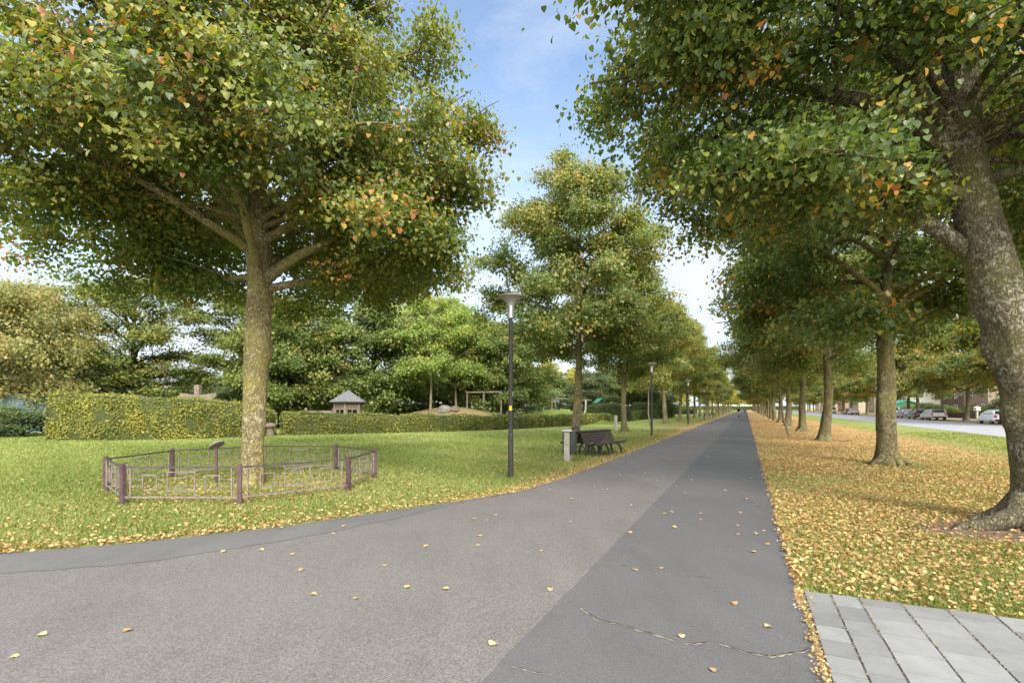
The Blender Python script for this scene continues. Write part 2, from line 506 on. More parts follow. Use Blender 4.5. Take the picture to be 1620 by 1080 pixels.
M['slab'] = None
m, t, o = new_mat('slab')
co = objco(t)
ga = N(t, 'ShaderNodeAttribute', attribute_name='tone')
f1 = noise(t, co, 5, 7, 0.7)
f2 = noise(t, co, 150, 3, 0.7)
col = ramp(t, [(0.25, (0.135, 0.138, 0.138)), (0.5, (0.195, 0.198, 0.198)), (0.8, (0.255, 0.256, 0.252))], mth(t, 'ADD', mth(t, 'MULTIPLY', f1, 0.6), mth(t, 'MULTIPLY', f2, 0.4)))
col = mixc(t, col, ramp(t, [(0, 0.76), (1, 1.16)], ga.outputs['Fac']), 1.0, 'MULTIPLY')
finish(t, o, col, 0.9, 0.2, f2, 0.3, 0.002)
M['slab'] = m

rng = np.random.default_rng(11)

# ------------------------------------------------------------------ ground, paths, road
def sheet(name, pts, z, mat):
    bm = bmesh.new()
    bm.faces.new([bm.verts.new((p[0], p[1], z)) for p in pts])
    bmesh.ops.recalc_face_normals(bm, faces=bm.faces)
    for f in bm.faces:
        if f.normal.z < 0: f.normal_flip()
    bmesh.ops.triangulate(bm, faces=bm.faces)
    me = bpy.data.meshes.new(name)
    bm.to_mesh(me)
    bm.free()
    me.materials.append(mat)
    return tag(link_mesh(name, me), kind='structure')
sheet('ground', [(-900, -60), (1100, -60), (1100, 1500), (-900, 1500)], 0.0, M['lawn'])

def jig(x, amp, f=1.0):
    return amp * (math.sin(x * 2.1 * f + 1) + 0.6 * math.sin(x * 5.3 * f) + 0.4 * math.sin(x * 11.7 * f + 2))
LEFT_NEAR = [(-26.0, 3.6), (-14.0, 4.75), (-9.0, 5.3), (-5.79, 5.80), (-4.58, 6.29), (-3.18, 7.12), (-1.96, 8.2), (-0.9, 9.1), (0.05, 9.95), (1.1, 11.8), (2.17, 14.07)]
ys = np.concatenate([np.arange(15, 40, 0.8), np.arange(40, 420, 6.0)])
LEFT_EDGE = LEFT_NEAR + [(-4.26 + SL * y + jig(y, 0.03), y) for y in ys]
le = np.array(LEFT_EDGE)
yr = np.concatenate([np.arange(-6, 40, 0.35), np.arange(40, 420, 6.0)])
RIGHT_EDGE = [(0.46 + SL * y + jig(y, 0.022), y) for y in yr]
pathpoly = LEFT_EDGE + RIGHT_EDGE[::-1] + [(-30, -6)]
sheet('path', pathpoly, 0.004, M['asphalt'])
seam = [(-1.59 + SL * y + jig(y * 3.1, 0.006), y) for y in np.concatenate([np.arange(-6, 30, 0.12), np.arange(30, 421, 10)])]
sheet('bicycle_path', seam + RIGHT_EDGE[::-1], 0.008, M['asphalt_dark'])
def gp(px, py):
    y = 810 * EYE / (py - 645.0)
    return ((px - 810) / 810 * y, y)
so = [(-26.0, 3.55), (-14, 4.70), (-9, 5.25), (-5.79, 5.75), (-4.58, 6.24), (-3.18, 7.07), (-1.96, 8.14), (-0.9, 9.03), (0.02, 9.87)]
si = [(-26, 3.0), (-14, 3.9), (-9, 4.42), gp(20, 907), gp(220, 891), gp(441, 857), gp(620, 824), gp(715, 799), gp(790, 781)]
def along(line, n=70):
    ln = [Vector((p[0], p[1], 0)) for p in line]
    out = []
    for k in range(n):
        q = k / (n - 1) * (len(ln) - 1)
        i = min(int(q), len(ln) - 2)
        out.append(ln[i].lerp(ln[i + 1], q - i))
    return out
A_, B_ = along(so), along(si)
for i, q in enumerate(B_):
    if A_[i].x > -2.35: B_[i] = q + (A_[i] - q) * 0.12
    B_[i].y += 0.02 * math.sin(i * 1.7)
bm = bmesh.new()
va = [bm.verts.new((p.x, p.y, 0.008)) for p in A_]
vb = [bm.verts.new((p.x, p.y, 0.008)) for p in B_]
for i in range(len(va) - 1): bm.faces.new((vb[i], vb[i + 1], va[i + 1], va[i]))
me = bpy.data.meshes.new('asphalt_strip')
bm.to_mesh(me); bm.free()
me.materials.append(M['asphalt_strip'])
tag(link_mesh('asphalt_strip', me), kind='structure')

def crack(pts, w, name='path_crack'):
    pts = [Vector((p[0], p[1], 0)) for p in pts]
    fine = []
    r = random.Random(len(pts) * 7)
    for a, b in zip(pts, pts[1:]):
        n = max(2, int((b - a).length / 0.03))
        for k in range(n):
            q = a.lerp(b, k / n)
            d = (b - a).normalized()
            q += Vector((-d.y, d.x, 0)) * r.gauss(0, 0.004)
            fine.append(q)
    fine.append(pts[-1])
    bm = bmesh.new()
    for mi, ww, z, ox in ((0, w, 0.0125, 0.0), (1, w * 0.55, 0.0165, 0.006)):
        prev = None
        for i, q in enumerate(fine):
            d = (fine[min(i + 1, len(fine) - 1)] - fine[max(i - 1, 0)]).normalized()
            nn = Vector((-d.y, d.x, 0))
            h = ww * (0.1 + 0.9 * r.random() ** 2) * 0.45 * min(1, 0.3 + i / 8, 0.3 + (len(fine) - i) / 8)
            q2 = q + nn * ox
            cur = (bm.verts.new(q2 + nn * h + Vector((0, 0, z))), bm.verts.new(q2 - nn * h + Vector((0, 0, z))))
            if prev:
                f = bm.faces.new((prev[0], prev[1], cur[1], cur[0]))
                f.material_index = mi
            prev = cur
    bmesh.ops.recalc_face_normals(bm, faces=bm.faces)
    me = bpy.data.meshes.new(name)
    bm.to_mesh(me)
    bm.free()
    me.materials.append(M['debris'])
    me.materials.append(M['gap'])
    tag(link_mesh(name, me), kind='structure')
crack([gp(*p) for p in ((892, 951), (917, 963), (945, 982), (995, 995), (1048, 1010), (1085, 1021), (1128, 1018), (1150, 1024), (1180, 1035), (1222, 1042), (1262, 1035), (1294, 1026))], 0.028)
crack([gp(*p) for p in ((948, 889), (1000, 897), (1060, 908), (1105, 914), (1150, 919))], 0.022)
crack([gp(*p) for p in ((1222, 1042), (1216, 1037), (1200, 1034))], 0.02)
crack([gp(*p) for p in ((1065, 790), (1110, 796), (1165, 800), (1215, 801))], 0.014)
crack([gp(*p) for p in ((1120, 862), (1180, 868), (1238, 868))], 0.014)
crack([gp(*p) for p in ((790, 1050), (815, 1058), (845, 1066), (880, 1072))], 0.016)

# grey paving tiles of the side path, laid across the path direction
bm = bmesh.new()
lay = bm.verts.layers.float.new('tone')
u = PD.copy()
v = Vector((u.y, -u.x, 0))               # across, to the right
o0 = Vector((0.46 + 0.045 * 1.1, 0, 0))
tw, tl, gap = 0.298, 0.298, 0.013
rr = random.Random(4)
cols_x = [0.0, 0.2]
x = 0.0
k = 0
while x < 9:
    w = 0.205 if k in (0, 1) else tw
    y = -2.0 + (k % 2) * 0.15 + (0.04 if k == 1 else 0)
    top = 4.66 * 1.0
    while y < 6:
        ln = tl if not (k == 0) else 0.26
        y0, y1 = y, y + ln
        lim = 5.04 + 0.006 * math.sin(x * 9) 
        if y0 < lim - 0.03:
            y1 = min(y1, lim)
            c = [o0 + v * (x + gap) + u * (y0 + 0.009), o0 + v * (x + w) + u * (y0 + 0.009), o0 + v * (x + w) + u * (y1 - 0.009), o0 + v * (x + gap) + u * (y1 - 0.009)]
            tn = rr.random()
            zt = 0.020 + rr.uniform(-0.0022, 0.0022)
            T = [bm.verts.new((q.x, q.y, zt)) for q in c]
            ce = sum(c, Vector()) / 4
            B = [bm.verts.new((q.x + (q - ce).x * 0.008, q.y + (q - ce).y * 0.008, 0.0)) for q in c]
            for q in T + B: q[lay] = tn
            bm.faces.new(T)
            for i in range(4): bm.faces.new((T[i], B[i], B[(i + 1) % 4], T[(i + 1) % 4]))
        y += ln + 0.001
    x += w + 0.001
    k += 1
bmesh.ops.recalc_face_normals(bm, faces=bm.faces)
me = bpy.data.meshes.new('paving')
bm.to_mesh(me)
bm.free()
me.materials.append(M['slab'])
tag(link_mesh('paving', me), kind='structure')
a = o0 + u * 5.045
sheet('paving_bed', [(o0 + u * -3)[:2], a[:2], (a + v * 9.2)[:2], (o0 + u * -3 + v * 9.2)[:2]], 0.006, M['dirt'])

jm = bmesh.new()
rj = random.Random(8)
for k in range(2600):
    if k < 1200: q = o0 + v * (-0.02 + rj.gauss(0, 0.016)) + u * rj.uniform(0.8, 5.02)
    else: q = o0 + v * (rj.choice([0.208, 0.414, 0.713, 1.012, 1.311, 1.61]) + rj.gauss(0.004, 0.005)) + u * rj.choice([rj.uniform(2, 5.0), rj.uniform(4.2, 5.0), 5.0])
    z = 0.0215 if k >= 1200 else 0.014
    s_ = rj.uniform(0.003, 0.010)
    vs_ = [jm.verts.new((q.x + s_ * math.cos(a_ + k), q.y + s_ * math.sin(a_ + k), z + rj.uniform(0, 0.006))) for a_ in (0, 2.0, 4.1)]
    jm.faces.new(vs_)
me = bpy.data.meshes.new('joint_debris')
jm.to_mesh(me); jm.free()
me.materials.append(M['debris'])
tag(link_mesh('joint_debris', me), label='crumbs of soil and leaf in the joints of the paving tiles', cat='debris', kind='stuff')

# the road to the right with its parking strip, kerb and pavement
def band(name, o1, o2, z, mat, y0=-60, y1=600):
    return sheet(name, [P(o1, y0), P(o2, y0), P(o2, y1), P(o1, y1)], z, mat)
band('road', 14.75, 24.2, 0.006, M['asphalt_road'])
band('road_edge', 14.45, 14.75, 0.010, M['clinker'])
band('parking_strip', 24.2, 26.6, 0.010, M['clinker'])
band('pavement', 32.6, 35.2, 0.02, M['slab'])
kb = MB()
kb.bar(P(26.68, -20, 0.06), P(26.68, 500, 0.06), 0.14, 0.13)
tag(kb.build('kerb', plain('kerb_stone', (0.34, 0.33, 0.31), 0.9)), kind='structure')

# playground mounds behind the low hedge
def mound(name, cx, cy, rx, ry, h, mat, seed):
    r = np.random.default_rng(seed)
    n, mrad = 48, 14
    bm = bmesh.new()
    rings = []
    for i in range(mrad + 1):
        q = i / mrad
        z = h * (0.5 + 0.5 * math.cos(math.pi * q)) + 0.004 - (0.04 if i == mrad else 0)
        ring = []
        for k in range(n):
            a = 2 * math.pi * k / n
            w = 1 + 0.12 * math.sin(3 * a + seed) + 0.06 * math.sin(7 * a)
            ring.append(bm.verts.new((cx + rx * q * w * math.cos(a), cy + ry * q * w * math.sin(a), z + (r.normal(0, 0.02) if i < mrad else 0))) if i else None)
        rings.append(ring)
    top = bm.verts.new((cx, cy, h + 0.004))
    for k in range(n):
        bm.faces.new((top, rings[1][k], rings[1][(k + 1) % n]))
        for i in range(1, mrad):
            bm.faces.new((rings[i][k], rings[i + 1][k], rings[i + 1][(k + 1) % n], rings[i][(k + 1) % n]))
    bmesh.ops.recalc_face_normals(bm, faces=bm.faces)
    me = bpy.data.meshes.new(name)
    bm.to_mesh(me)
    bm.free()
    me.materials.append(mat)
    me.polygons.foreach_set('use_smooth', np.ones(len(me.polygons), dtype=bool))
    return tag(link_mesh(name, me), kind='structure')
def mix_mat(name, a, b, sc):
    m, t, o = new_mat(name)
    co = objco(t)
    f = noise(t, co, sc, 7, 0.65)
    f2 = noise(t, co, 20, 5, 0.7)
    finish(t, o, ramp(t, [(0.35, a), (0.65, b)], mth(t, 'ADD', mth(t, 'MULTIPLY', f, 0.65), mth(t, 'MULTIPLY', f2, 0.35))), 0.95, 0.1, f2, 0.8, 0.05)
    return m
M['mound'] = mix_mat('mound_earth', (0.10, 0.13, 0.035), (0.30, 0.21, 0.12), 0.5)
M['mound_grass'] = mix_mat('mound_grass', (0.075, 0.13, 0.02), (0.16, 0.19, 0.05), 0.6)
mound('playground_mound', -5.6, 46.5, 9.5, 6.0, 1.72, M['mound'], 2)
mound('grassy_mound', 4.5, 56, 9.0, 6.0, 1.45, M['mound_grass'], 5)
dp = []
for cx, cy, rx, ry in ((6.6, 6.85, 1.25, 0.62), (10.75, 14.7, 1.1, 0.75), (-5.6, 11.05, 0.9, 0.8), (16.1, 25.7, 0.9, 0.9), (2.75, 18.0, 0.55, 0.9), (1.2, 16.2, 0.6, 0.42)):
    pts = []
    for k in range(40):
        a = 2 * math.pi * k / 40
        w = 1 + 0.16 * math.sin(3 * a + cx) + 0.10 * math.sin(7 * a + cy) + 0.06 * math.sin(13 * a)
        pts.append((cx + rx * w * math.cos(a), cy + ry * w * math.sin(a)))
    sheet('bare_soil', pts, 0.004 if cx != 1.2 else 0.008, M['dirt'])

# ------------------------------------------------------------------ grass blades and leaf litter
def left_dist(x, y):
    """how far a point lies outside the left edge of the path (negative on the path)"""
    A, B = le[:-1], le[1:]
    p = np.stack([x, y], -1)[:, None, :]
    ab = (B - A)[None]
    tt = np.clip(((p - A[None]) * ab).sum(-1) / (ab ** 2).sum(-1), 0, 1)
    d = np.linalg.norm(p - (A[None] + tt[..., None] * ab), axis=-1)
    i = d.argmin(1)
    a, b = A[i], B[i]
    side = (b - a)[:, 0] * (y - a[:, 1]) - (b - a)[:, 1] * (x - a[:, 0])
    return np.where(side > 0, 1, -1) * d[np.arange(len(x)), i]
def pave_mask(x, y):
    px = (x - o0.x) * v.x + (y - o0.y) * v.y
    py = (x - o0.x) * u.x + (y - o0.y) * u.y
    return (px > -0.02) & (py < 5.06)
def patch(x, y, s=1.0, ph=0.0):
    return 0.5 + 0.18 * (np.sin(x * 1.3 * s + 2 * np.sin(y * 0.7 * s + ph)) + np.sin(y * 1.7 * s + 1.5 * np.sin(x * 0.9 * s)) + 0.7 * np.sin((x + y) * 3.9 * s + ph))
def scatter(n, ymax, x0, x1, ex):
    """random ground points with a density that thins with distance from the near corner of the lawn"""
    q = rng.random(n)
    ymin = 3.4
    k = 2 - ex
    y = (ymin ** k + q * (ymax ** k - ymin ** k)) ** (1 / k) if abs(k) > 1e-3 else ymin * (ymax / ymin) ** q
    x = y * (x0 + (x1 - x0) * rng.random(n))
    return x, y

# grass
def grass(name, x, y):
    n = len(x)
    d = np.hypot(x, y)
    h = rng.uniform(0.025, 0.058, n) * (1 + 0.012 * d)
    w = 0.0042 + 0.00075 * d
    a = rng.random(n) * 2 * math.pi
    lean = rng.normal(0, 0.5, (n, 2))
    v = np.zeros((n, 3, 3))
    v[:, 0] = np.stack([x - np.cos(a) * w, y - np.sin(a) * w, np.zeros(n)], -1)
    v[:, 1] = np.stack([x + np.cos(a) * w, y + np.sin(a) * w, np.zeros(n)], -1)
    v[:, 2] = np.stack([x + lean[:, 0] * h, y + lean[:, 1] * h, h], -1)
    tone = np.clip(0.30 + 0.45 * (patch(x, y, 0.5, 1.0) - 0.3) + rng.normal(0, 0.20, n), 0, 1)
    me = np_mesh(name, v.reshape(-1, 3), np.arange(n * 3), np.arange(n) * 3, M['blade'], np.repeat(tone, 3))
    tag(link_mesh(name, me), label='short mown lawn grass beside the paths', cat='grass', kind='stuff')
gx, gy = scatter(230000, 34, 0.08, 1.02, 2.0)
off = gx - SL * gy
fade = np.clip((30 - np.hypot(gx, gy)) / 22, 0, 1)
ok = (off > 0.48) & (off < 14.3) & ~pave_mask(gx, gy) & (rng.random(len(gx)) < np.where(off < 10, fade * np.clip(1.35 - gy / 9, 0.6, 1), 1)) & (np.hypot(gx - 6.45, (gy - 6.8) * 1.5) > 0.95) & (rng.random(len(gx)) < 0.55 + 0.5 * patch(gx, gy, 0.8))
grass('grass', gx[ok], gy[ok])
gx, gy = scatter(360000, 40, -1.02, 0.36, 2.0)
gl = left_dist(gx, gy)
ok = (gl > 0.03) & (rng.random(len(gx)) < np.clip(0.25 + gl / 0.7, 0, 1)) & (rng.random(len(gx)) < np.clip((40 - gy) / 16, 0, 1))
grass('grass', gx[ok], gy[ok])

# litter
def litter(name, x, y, label, fresh=0.0, sz=(0.024, 0.054)):
    n = len(x)
    d = np.hypot(x, y)
    nr = np.stack([rng.normal(0, 0.42, n), rng.normal(0, 0.42, n), np.ones(n)], -1)
    tn = rng.normal(0, 1, (n, 3))
    tn[:, 2] *= 0.2
    size = rng.uniform(sz[0], sz[1], n) * (1 + 0.006 * np.maximum(d - 8, 0))
    tone = np.clip(rng.normal(0.47 + fresh, 0.31, n), 0, 1)
    pos = np.stack([x, y, rng.uniform(0.012, 0.045, n)], -1)
    me = leaves_mesh(name, pos, nr, tn, size, tone, M['litter'], 'c')
    tag(link_mesh(name, me), label=label, cat='leaf litter', kind='stuff')
lx, ly = scatter(260000, 75, 0.08, 1.02, 1.25)
off = lx - SL * ly
den = np.where(off < 6, 1.0, np.exp(-((off - 6) / 3.2) ** 2)) * 0.94 + 0.03
den = den * np.clip(0.12 + 1.45 * patch(lx, ly, 0.55, 2.0), 0.22, 1.0)
den = den * np.clip((ly - 2.2) / 5.0, 0.30, 1)
for (bx_, by_, br_) in ((6.45, 6.8, 1.1), (10.75, 14.75, 0.9), (16.1, 25.7, 0.8)):
    bd_ = np.hypot(lx - bx_, (ly - by_) * 1.5) / br_
    den = den * np.clip(0.22 + 0.78 * (bd_ - 0.55) / 0.6, 0.22, 1)
den = np.maximum(den, np.exp(-((off - 0.50) / 0.10) ** 2))
ok = (off > 0.44 + rng.normal(0, 0.03, len(lx))) & (off < 14.3) & ~pave_mask(lx, ly) & ((ly > 4.75) | (off > 0.62) | (rng.random(len(lx)) < 0.25)) & (rng.random(len(lx)) < den)
litter('leaf_litter', lx[ok], ly[ok], 'dry golden leaves thickly covering the grass under the right row of trees')
lx, ly = scatter(380000, 95, -1.02, 0.40, 1.25)
ld = left_dist(lx, ly)
den = 1.0 * np.exp(-(np.maximum(ld, 0) / 0.33) ** 1.6) + 0.21 * np.exp(-(np.maximum(ld, 0) / 3.2)) * np.clip(2.0 * patch(lx, ly, 0.6), 0.15, 1.6) + 0.012
oc = np.hypot(lx + 5.6, ly - 11.05)
den += np.where(oc < 2.5, 0.42, 0) + 0.10 * np.exp(-((oc - 2.5) / 1.2) ** 2)
ok = (ld > -0.05 + rng.normal(0, 0.03, len(lx))) & (rng.random(len(lx)) < den)
litter('leaf_litter', lx[ok], ly[ok], 'dry golden leaves strewn over the lawn and along the left path edge')
# crumbs of leaf and soil spilling over the joint between paving and path
n = 700
tt = rng.uniform(1.2, 5.0, n)
ex = rng.normal(0.0, 0.028, n)
bx, by = o0.x - 0.03 + u.x * tt + v.x * ex, u.y * tt + v.y * ex
litter('leaf_litter', bx, by, 'broken leaf crumbs lying in the joint between paving tiles and bicycle path', 0.0, (0.010, 0.026))

# single leaves scattered on the bare asphalt
def one_leaf(x, y, s, tone, rz, seed, zz=0.012):
    r = random.Random(seed)
    v = []
    for k in range(14):
        a = 2 * math.pi * k / 14
        q = 0.5 * (1 + 0.30 * math.cos(a) + 0.16 * r.uniform(-1, 1) - (0.25 if k == 7 else 0))
        z = 0.10 + 0.16 * (math.cos(2 * a + seed)) * q + r.uniform(0, 0.06)
        v.append((q * math.cos(a), q * math.sin(a) * 0.85, max(0.01, z)))
    v.append((0.02, 0, 0.05))
    v += [(-0.42, 0.02, 0.05), (-0.42, -0.02, 0.05), (-0.85, -0.10, 0.08), (-0.85, -0.08, 0.09)]
    fs = [(14, k, (k + 1) % 14) for k in range(14)] + [(15, 16, 17, 18)]
    lo = np.concatenate([np.array(f) for f in fs])
    st = np.concatenate([[0], np.cumsum([len(f) for f in fs])[:-1]])
    me = np_mesh('fallen_leaf', np.array(v) * s, lo, st, M['litter'], np.full(len(v), tone))
    ob = link_mesh('fallen_leaf', me, None, (x, y, zz))
    ob.rotation_euler = (0, 0, rz)
    return ob
spots = [(65, 1006), (22, 1041), (200, 999), (478, 902), (355, 873), (412, 871), (460, 878), (1160, 956), (1213, 993), (1078, 1008), (870, 933), (780, 1021), (706, 932), (855, 872), (902, 826), (495, 941), (562, 948),
         (1065, 835), (1045, 900), (1007, 903), (1050, 813), (1166, 832), (1167, 846), (1210, 841), (1197, 845), (1212, 862), (1110, 823), (1110, 813), (1173, 812), (995, 843), (1130, 1063), (755, 863), (645, 930),
         (675, 865), (608, 896), (545, 833), (525, 845), (760, 848), (785, 815), (770, 823), (750, 822), (1000, 800), (1062, 811), (1095, 760), (1070, 770), (1085, 781), (1148, 776), (1180, 790), (1190, 757), (1150, 745),
         (1075, 745), (1020, 748), (980, 752), (960, 775), (905, 790), (870, 775), (1000, 732), (1045, 722), (1090, 715), (1120, 722), (1155, 705), (1165, 716), (1180, 730), (1100, 700), (1130, 695), (1070, 705), (1040, 760), (985, 722),
         (1200, 800), (1192, 874), (940, 770), (900, 760)]
rl = random.Random(9)
onb = []
for i, (px, py) in enumerate(spots):
    x, y = gp(px, py)
    dark = (x - SL * y) > -1.59
    s = rl.uniform(0.05, 0.075)
    ob = one_leaf(x, y, s, rl.choice([0.62, 0.75, 0.85, 0.9, 0.45]), rl.uniform(0, 6.28), i, 0.0125 if dark else 0.0085)
    if dark: tag(ob, 'curled dry tan leaf lying alone on the dark grey bicycle path', 'fallen leaf', 'single leaves on the dark bicycle path')
    else: tag(ob, 'curled dry tan leaf lying alone on the brownish grey asphalt', 'fallen leaf', 'single leaves on the brownish asphalt')

# ------------------------------------------------------------------ trees
def f_linden(t):
    return np.where(t < 0.28, 0.72 + 0.28 * np.sin(np.clip(t / 0.28, 0, 1) * math.pi / 2), np.clip(1 - (np.clip(t - 0.28, 0, 1) / 0.73) ** 1.75, 0, 1) ** 0.80)
def f_cone(t):
    return np.where(t < 0.22, 0.6 + 0.4 * np.sin(np.clip(t / 0.22, 0, 1) * math.pi / 2), np.clip(1 - (np.clip(t - 0.22, 0, 1) / 0.8) ** 1.25, 0, 1) ** 0.85)
def f_ovate(t):
    return np.where(t < 0.25, 0.70 + 0.30 * np.sin(np.clip(t / 0.25, 0, 1) * math.pi / 2), np.clip(1 - (np.clip(t - 0.25, 0, 1) / 0.77) ** 1.5, 0, 1) ** 0.75)
def f_wide(t):
    return np.where(t < 0.1, 0.86 + 0.14 * np.clip(t / 0.1, 0, 1), np.clip(1 - (np.clip(t - 0.1, 0, 1) / 0.92) ** 2, 0, 1) ** 0.62)
def f_round(t):
    return np.sqrt(np.clip(1 - ((np.clip(t, 0, 1) - 0.42) / 0.62) ** 2, 0.02, 1))

def grow(seed, H, cb, RR, r0, env=f_linden, nprim=26, sec=2.3, clumps=900, per=70, leaf=0.1, sig=(0.30, 0.17), trunk=None, limbs=(), mat='linden', bark='bark_row',
         shape='q', tone=(0.36, 0.15), orange=0.03, e_lo=18, e_hi=62, sides=16, bumps=0.05, flare=0.8, forks=0, droop=0.25, flat=0.0, twig_r=0.010, roots=6, lead=0.93, foot=(), lumps=1.0, jit=0.10, az0=None, avoid=None, tip=None):
    """builds one tree: a bark mesh (trunk, limbs, twigs) and a leaf mesh, both round the trunk's foot"""
    r = np.random.default_rng(seed)
    rd = random.Random(seed)
    tb = Tubes()
    ph = r.random(8) * 6.28
    def Renv(z, az):
        t = (z - cb) / (H - cb)
        lump = 1 + lumps * (0.10 * np.sin(2 * az + ph[0] + 2.0 * t) + 0.09 * np.sin(3 * az + ph[1] + 7 * t) + 0.08 * np.sin(5 * az + ph[2] - 11 * t) + 0.05 * np.sin(9 * az + ph[3] + 17 * t))
        return RR * env(t) * lump
    if trunk is None:
        k = np.linspace(0, 1, 7)
        bend = r.normal(0, 0.10, (7, 2)).cumsum(0) * 0.6
        bend[0] = 0
        trunk = [(bend[i, 0], bend[i, 1], k[i] * H * lead) for i in range(7)]
        prof = None
    tp = np.array(trunk, float)[:, :3]
    if len(trunk[0]) > 3:
        tr = np.array(trunk, float)[:, 3]
    else:
        q = tp[:, 2] / tp[-1, 2]
        tr = r0 * (1 - 0.30 * np.clip(q / (cb / H + 0.1), 0, 1)) * np.clip(1.02 - q, 0.02, 1) ** 0.55
    zz = np.concatenate([np.linspace(0, 1.2, 24 if sides > 20 else 14), np.linspace(1.3, tp[-1, 2], max(12, int(tp[-1, 2] * (16 if sides > 20 else 3))))])
    def ci(z, c):
        # smooth interpolation along the trunk
        return np.interp(z, tp[:, 2], c)
    cx, cy, cr_ = ci(zz, tp[:, 0]), ci(zz, tp[:, 1]), ci(zz, tr)
    ker = np.array([0.25, 0.5, 0.25])
    for _ in range(30 if sides > 40 else 6):
        for c in (cx, cy): c[1:-1] = np.convolve(c, ker, 'valid')
    a = np.linspace(0, 2 * math.pi, sides, endpoint=False)
    fl = flare * np.exp(-zz / 0.22)[:, None] * (0.62 + 0.38 * np.sin(roots * a[None] + ph[4]) + 0.22 * np.sin(3 * a[None] + ph[5]))
    md = 1 + fl + bumps * (np.sin(2 * a[None] + zz[:, None] * 1.3 + ph[5]) + 0.8 * np.sin(3 * a[None] - zz[:, None] * 2.7 + ph[6]) + 0.6 * np.sin(5 * a[None] + 3.9 * zz[:, None] + ph[7]) * np.sin(zz[:, None] * 2.2 + ph[3]))
    for _ in range((9 if sides > 40 else 5) if bumps > 0 else 0):
        za, aa, w = r.uniform(0.9, cb + 0.6), r.random() * 6.28, r.uniform(0.10, 0.22)
        da = np.angle(np.exp(1j * (a[None] - aa)))
        md = md + r.uniform(0.10, 0.28) * np.exp(-((zz[:, None] - za) / w) ** 2 - (da / 0.55) ** 2)
    pts = np.stack([cx, cy, zz], -1)
    pts[0, 2] = -0.06
    if sides > 20:
        nzr = r.normal(0, 1, md.shape)
        for _ in range(3):
            nzr[1:-1] = nzr[1:-1] * 0.5 + (nzr[2:] + nzr[:-2]) * 0.25
        md = md + nzr * 0.020
    tb.add(pts, cr_, sides, md)
    for (fa, fr, fl_) in foot:
        fa = R(fa)
        tb.add([(0.12 * math.cos(fa), 0.12 * math.sin(fa), 0.42), (0.30 * math.cos(fa + 0.1), 0.30 * math.sin(fa + 0.1), 0.17), (0.34 * fl_ * math.cos(fa) + 0.25 * math.cos(fa), 0.6 * fl_ * math.sin(fa), 0.075), (0.8 * fl_ * math.cos(fa - 0.08), 0.8 * fl_ * math.sin(fa - 0.08), 0.02), (fl_ * math.cos(fa), fl_ * math.sin(fa), -0.05)],
               [fr, fr * 0.9, fr * 0.62, fr * 0.4, 0.02], 10, None, False)
    def trunk_at(z):
        return np.array([np.interp(z, zz, cx), np.interp(z, zz, cy), z]), float(np.interp(z, zz, cr_))
    spots = []          # where leaf clumps may hang: point, outward direction
    def branch(p0, az, e0, e1, L, rs, lvl, n=9):
        p = np.array(p0, float)
        out = [p.copy()]
        st = L / n
        wob = r.normal(0, 0.10, n)
        for i in range(n):
            e = e0 + (e1 - e0) * (i / (n - 1)) + r.normal(0, 0.05)
            az = az + wob[i] * (0.6 if lvl == 0 else 1.0)
            p = p + st * np.array([math.cos(az) * math.cos(e), math.sin(az) * math.cos(e), math.sin(e)])
            out.append(p.copy())
        out = np.array(out)
        rad = rs * (1 - np.linspace(0, 1, n + 1) ** 0.8) + twig_r * (1.3 if lvl == 0 else 0.7)
        tb.add(out, rad, 9 if lvl == 0 and sides > 20 else (6 if lvl == 0 else 4), None, False)
        return out
    prim = []
    zlo, zhi = cb * 0.93, cb + (H - cb) * 0.86
    az = rd.random() * 6.28 if az0 is None else az0
    for i in range(nprim):
        q = (i + 0.5 * rd.random()) / nprim
        z = zlo + (zhi - zlo) * q ** 1.15
        az += 2.39996 + rd.gauss(0, 0.25)
        e0 = R(e_lo + (e_hi - e_lo) * q + rd.gauss(0, 7))
        p0, tr_ = trunk_at(z)
        # march until the branch leaves the crown
        Lb = 0.4
        while Lb < 9:
            rad_ = Lb * math.cos(e0 * 0.9)
            zz_ = z + Lb * math.sin(e0 * 0.9)
            if zz_ > H * 0.985 or rad_ > 0.93 * float(Renv(zz_, az)): break
            Lb += 0.15
        if avoid is not None and avoid(az % (2 * math.pi), q): continue
        prim.append((p0, az, e0, e0 * 0.55 - (droop if q < 0.35 else 0), Lb, min(tr_ * 0.62, 0.025 + 0.014 * Lb)))
    for (z, azd, ed, ed1, Lb, rs) in limbs:
        p0, tr_ = trunk_at(z)
        em = R(ed + ed1) / 2
        while Lb > 0.8 and Lb * math.cos(em) > (0.95 if tip is None else 1.12) * float(Renv(min(max(z + Lb * math.sin(em), cb + 0.4), H), R(azd))): Lb -= 0.1
        prim.append((p0, R(azd), R(ed), R(ed1), Lb, rs))
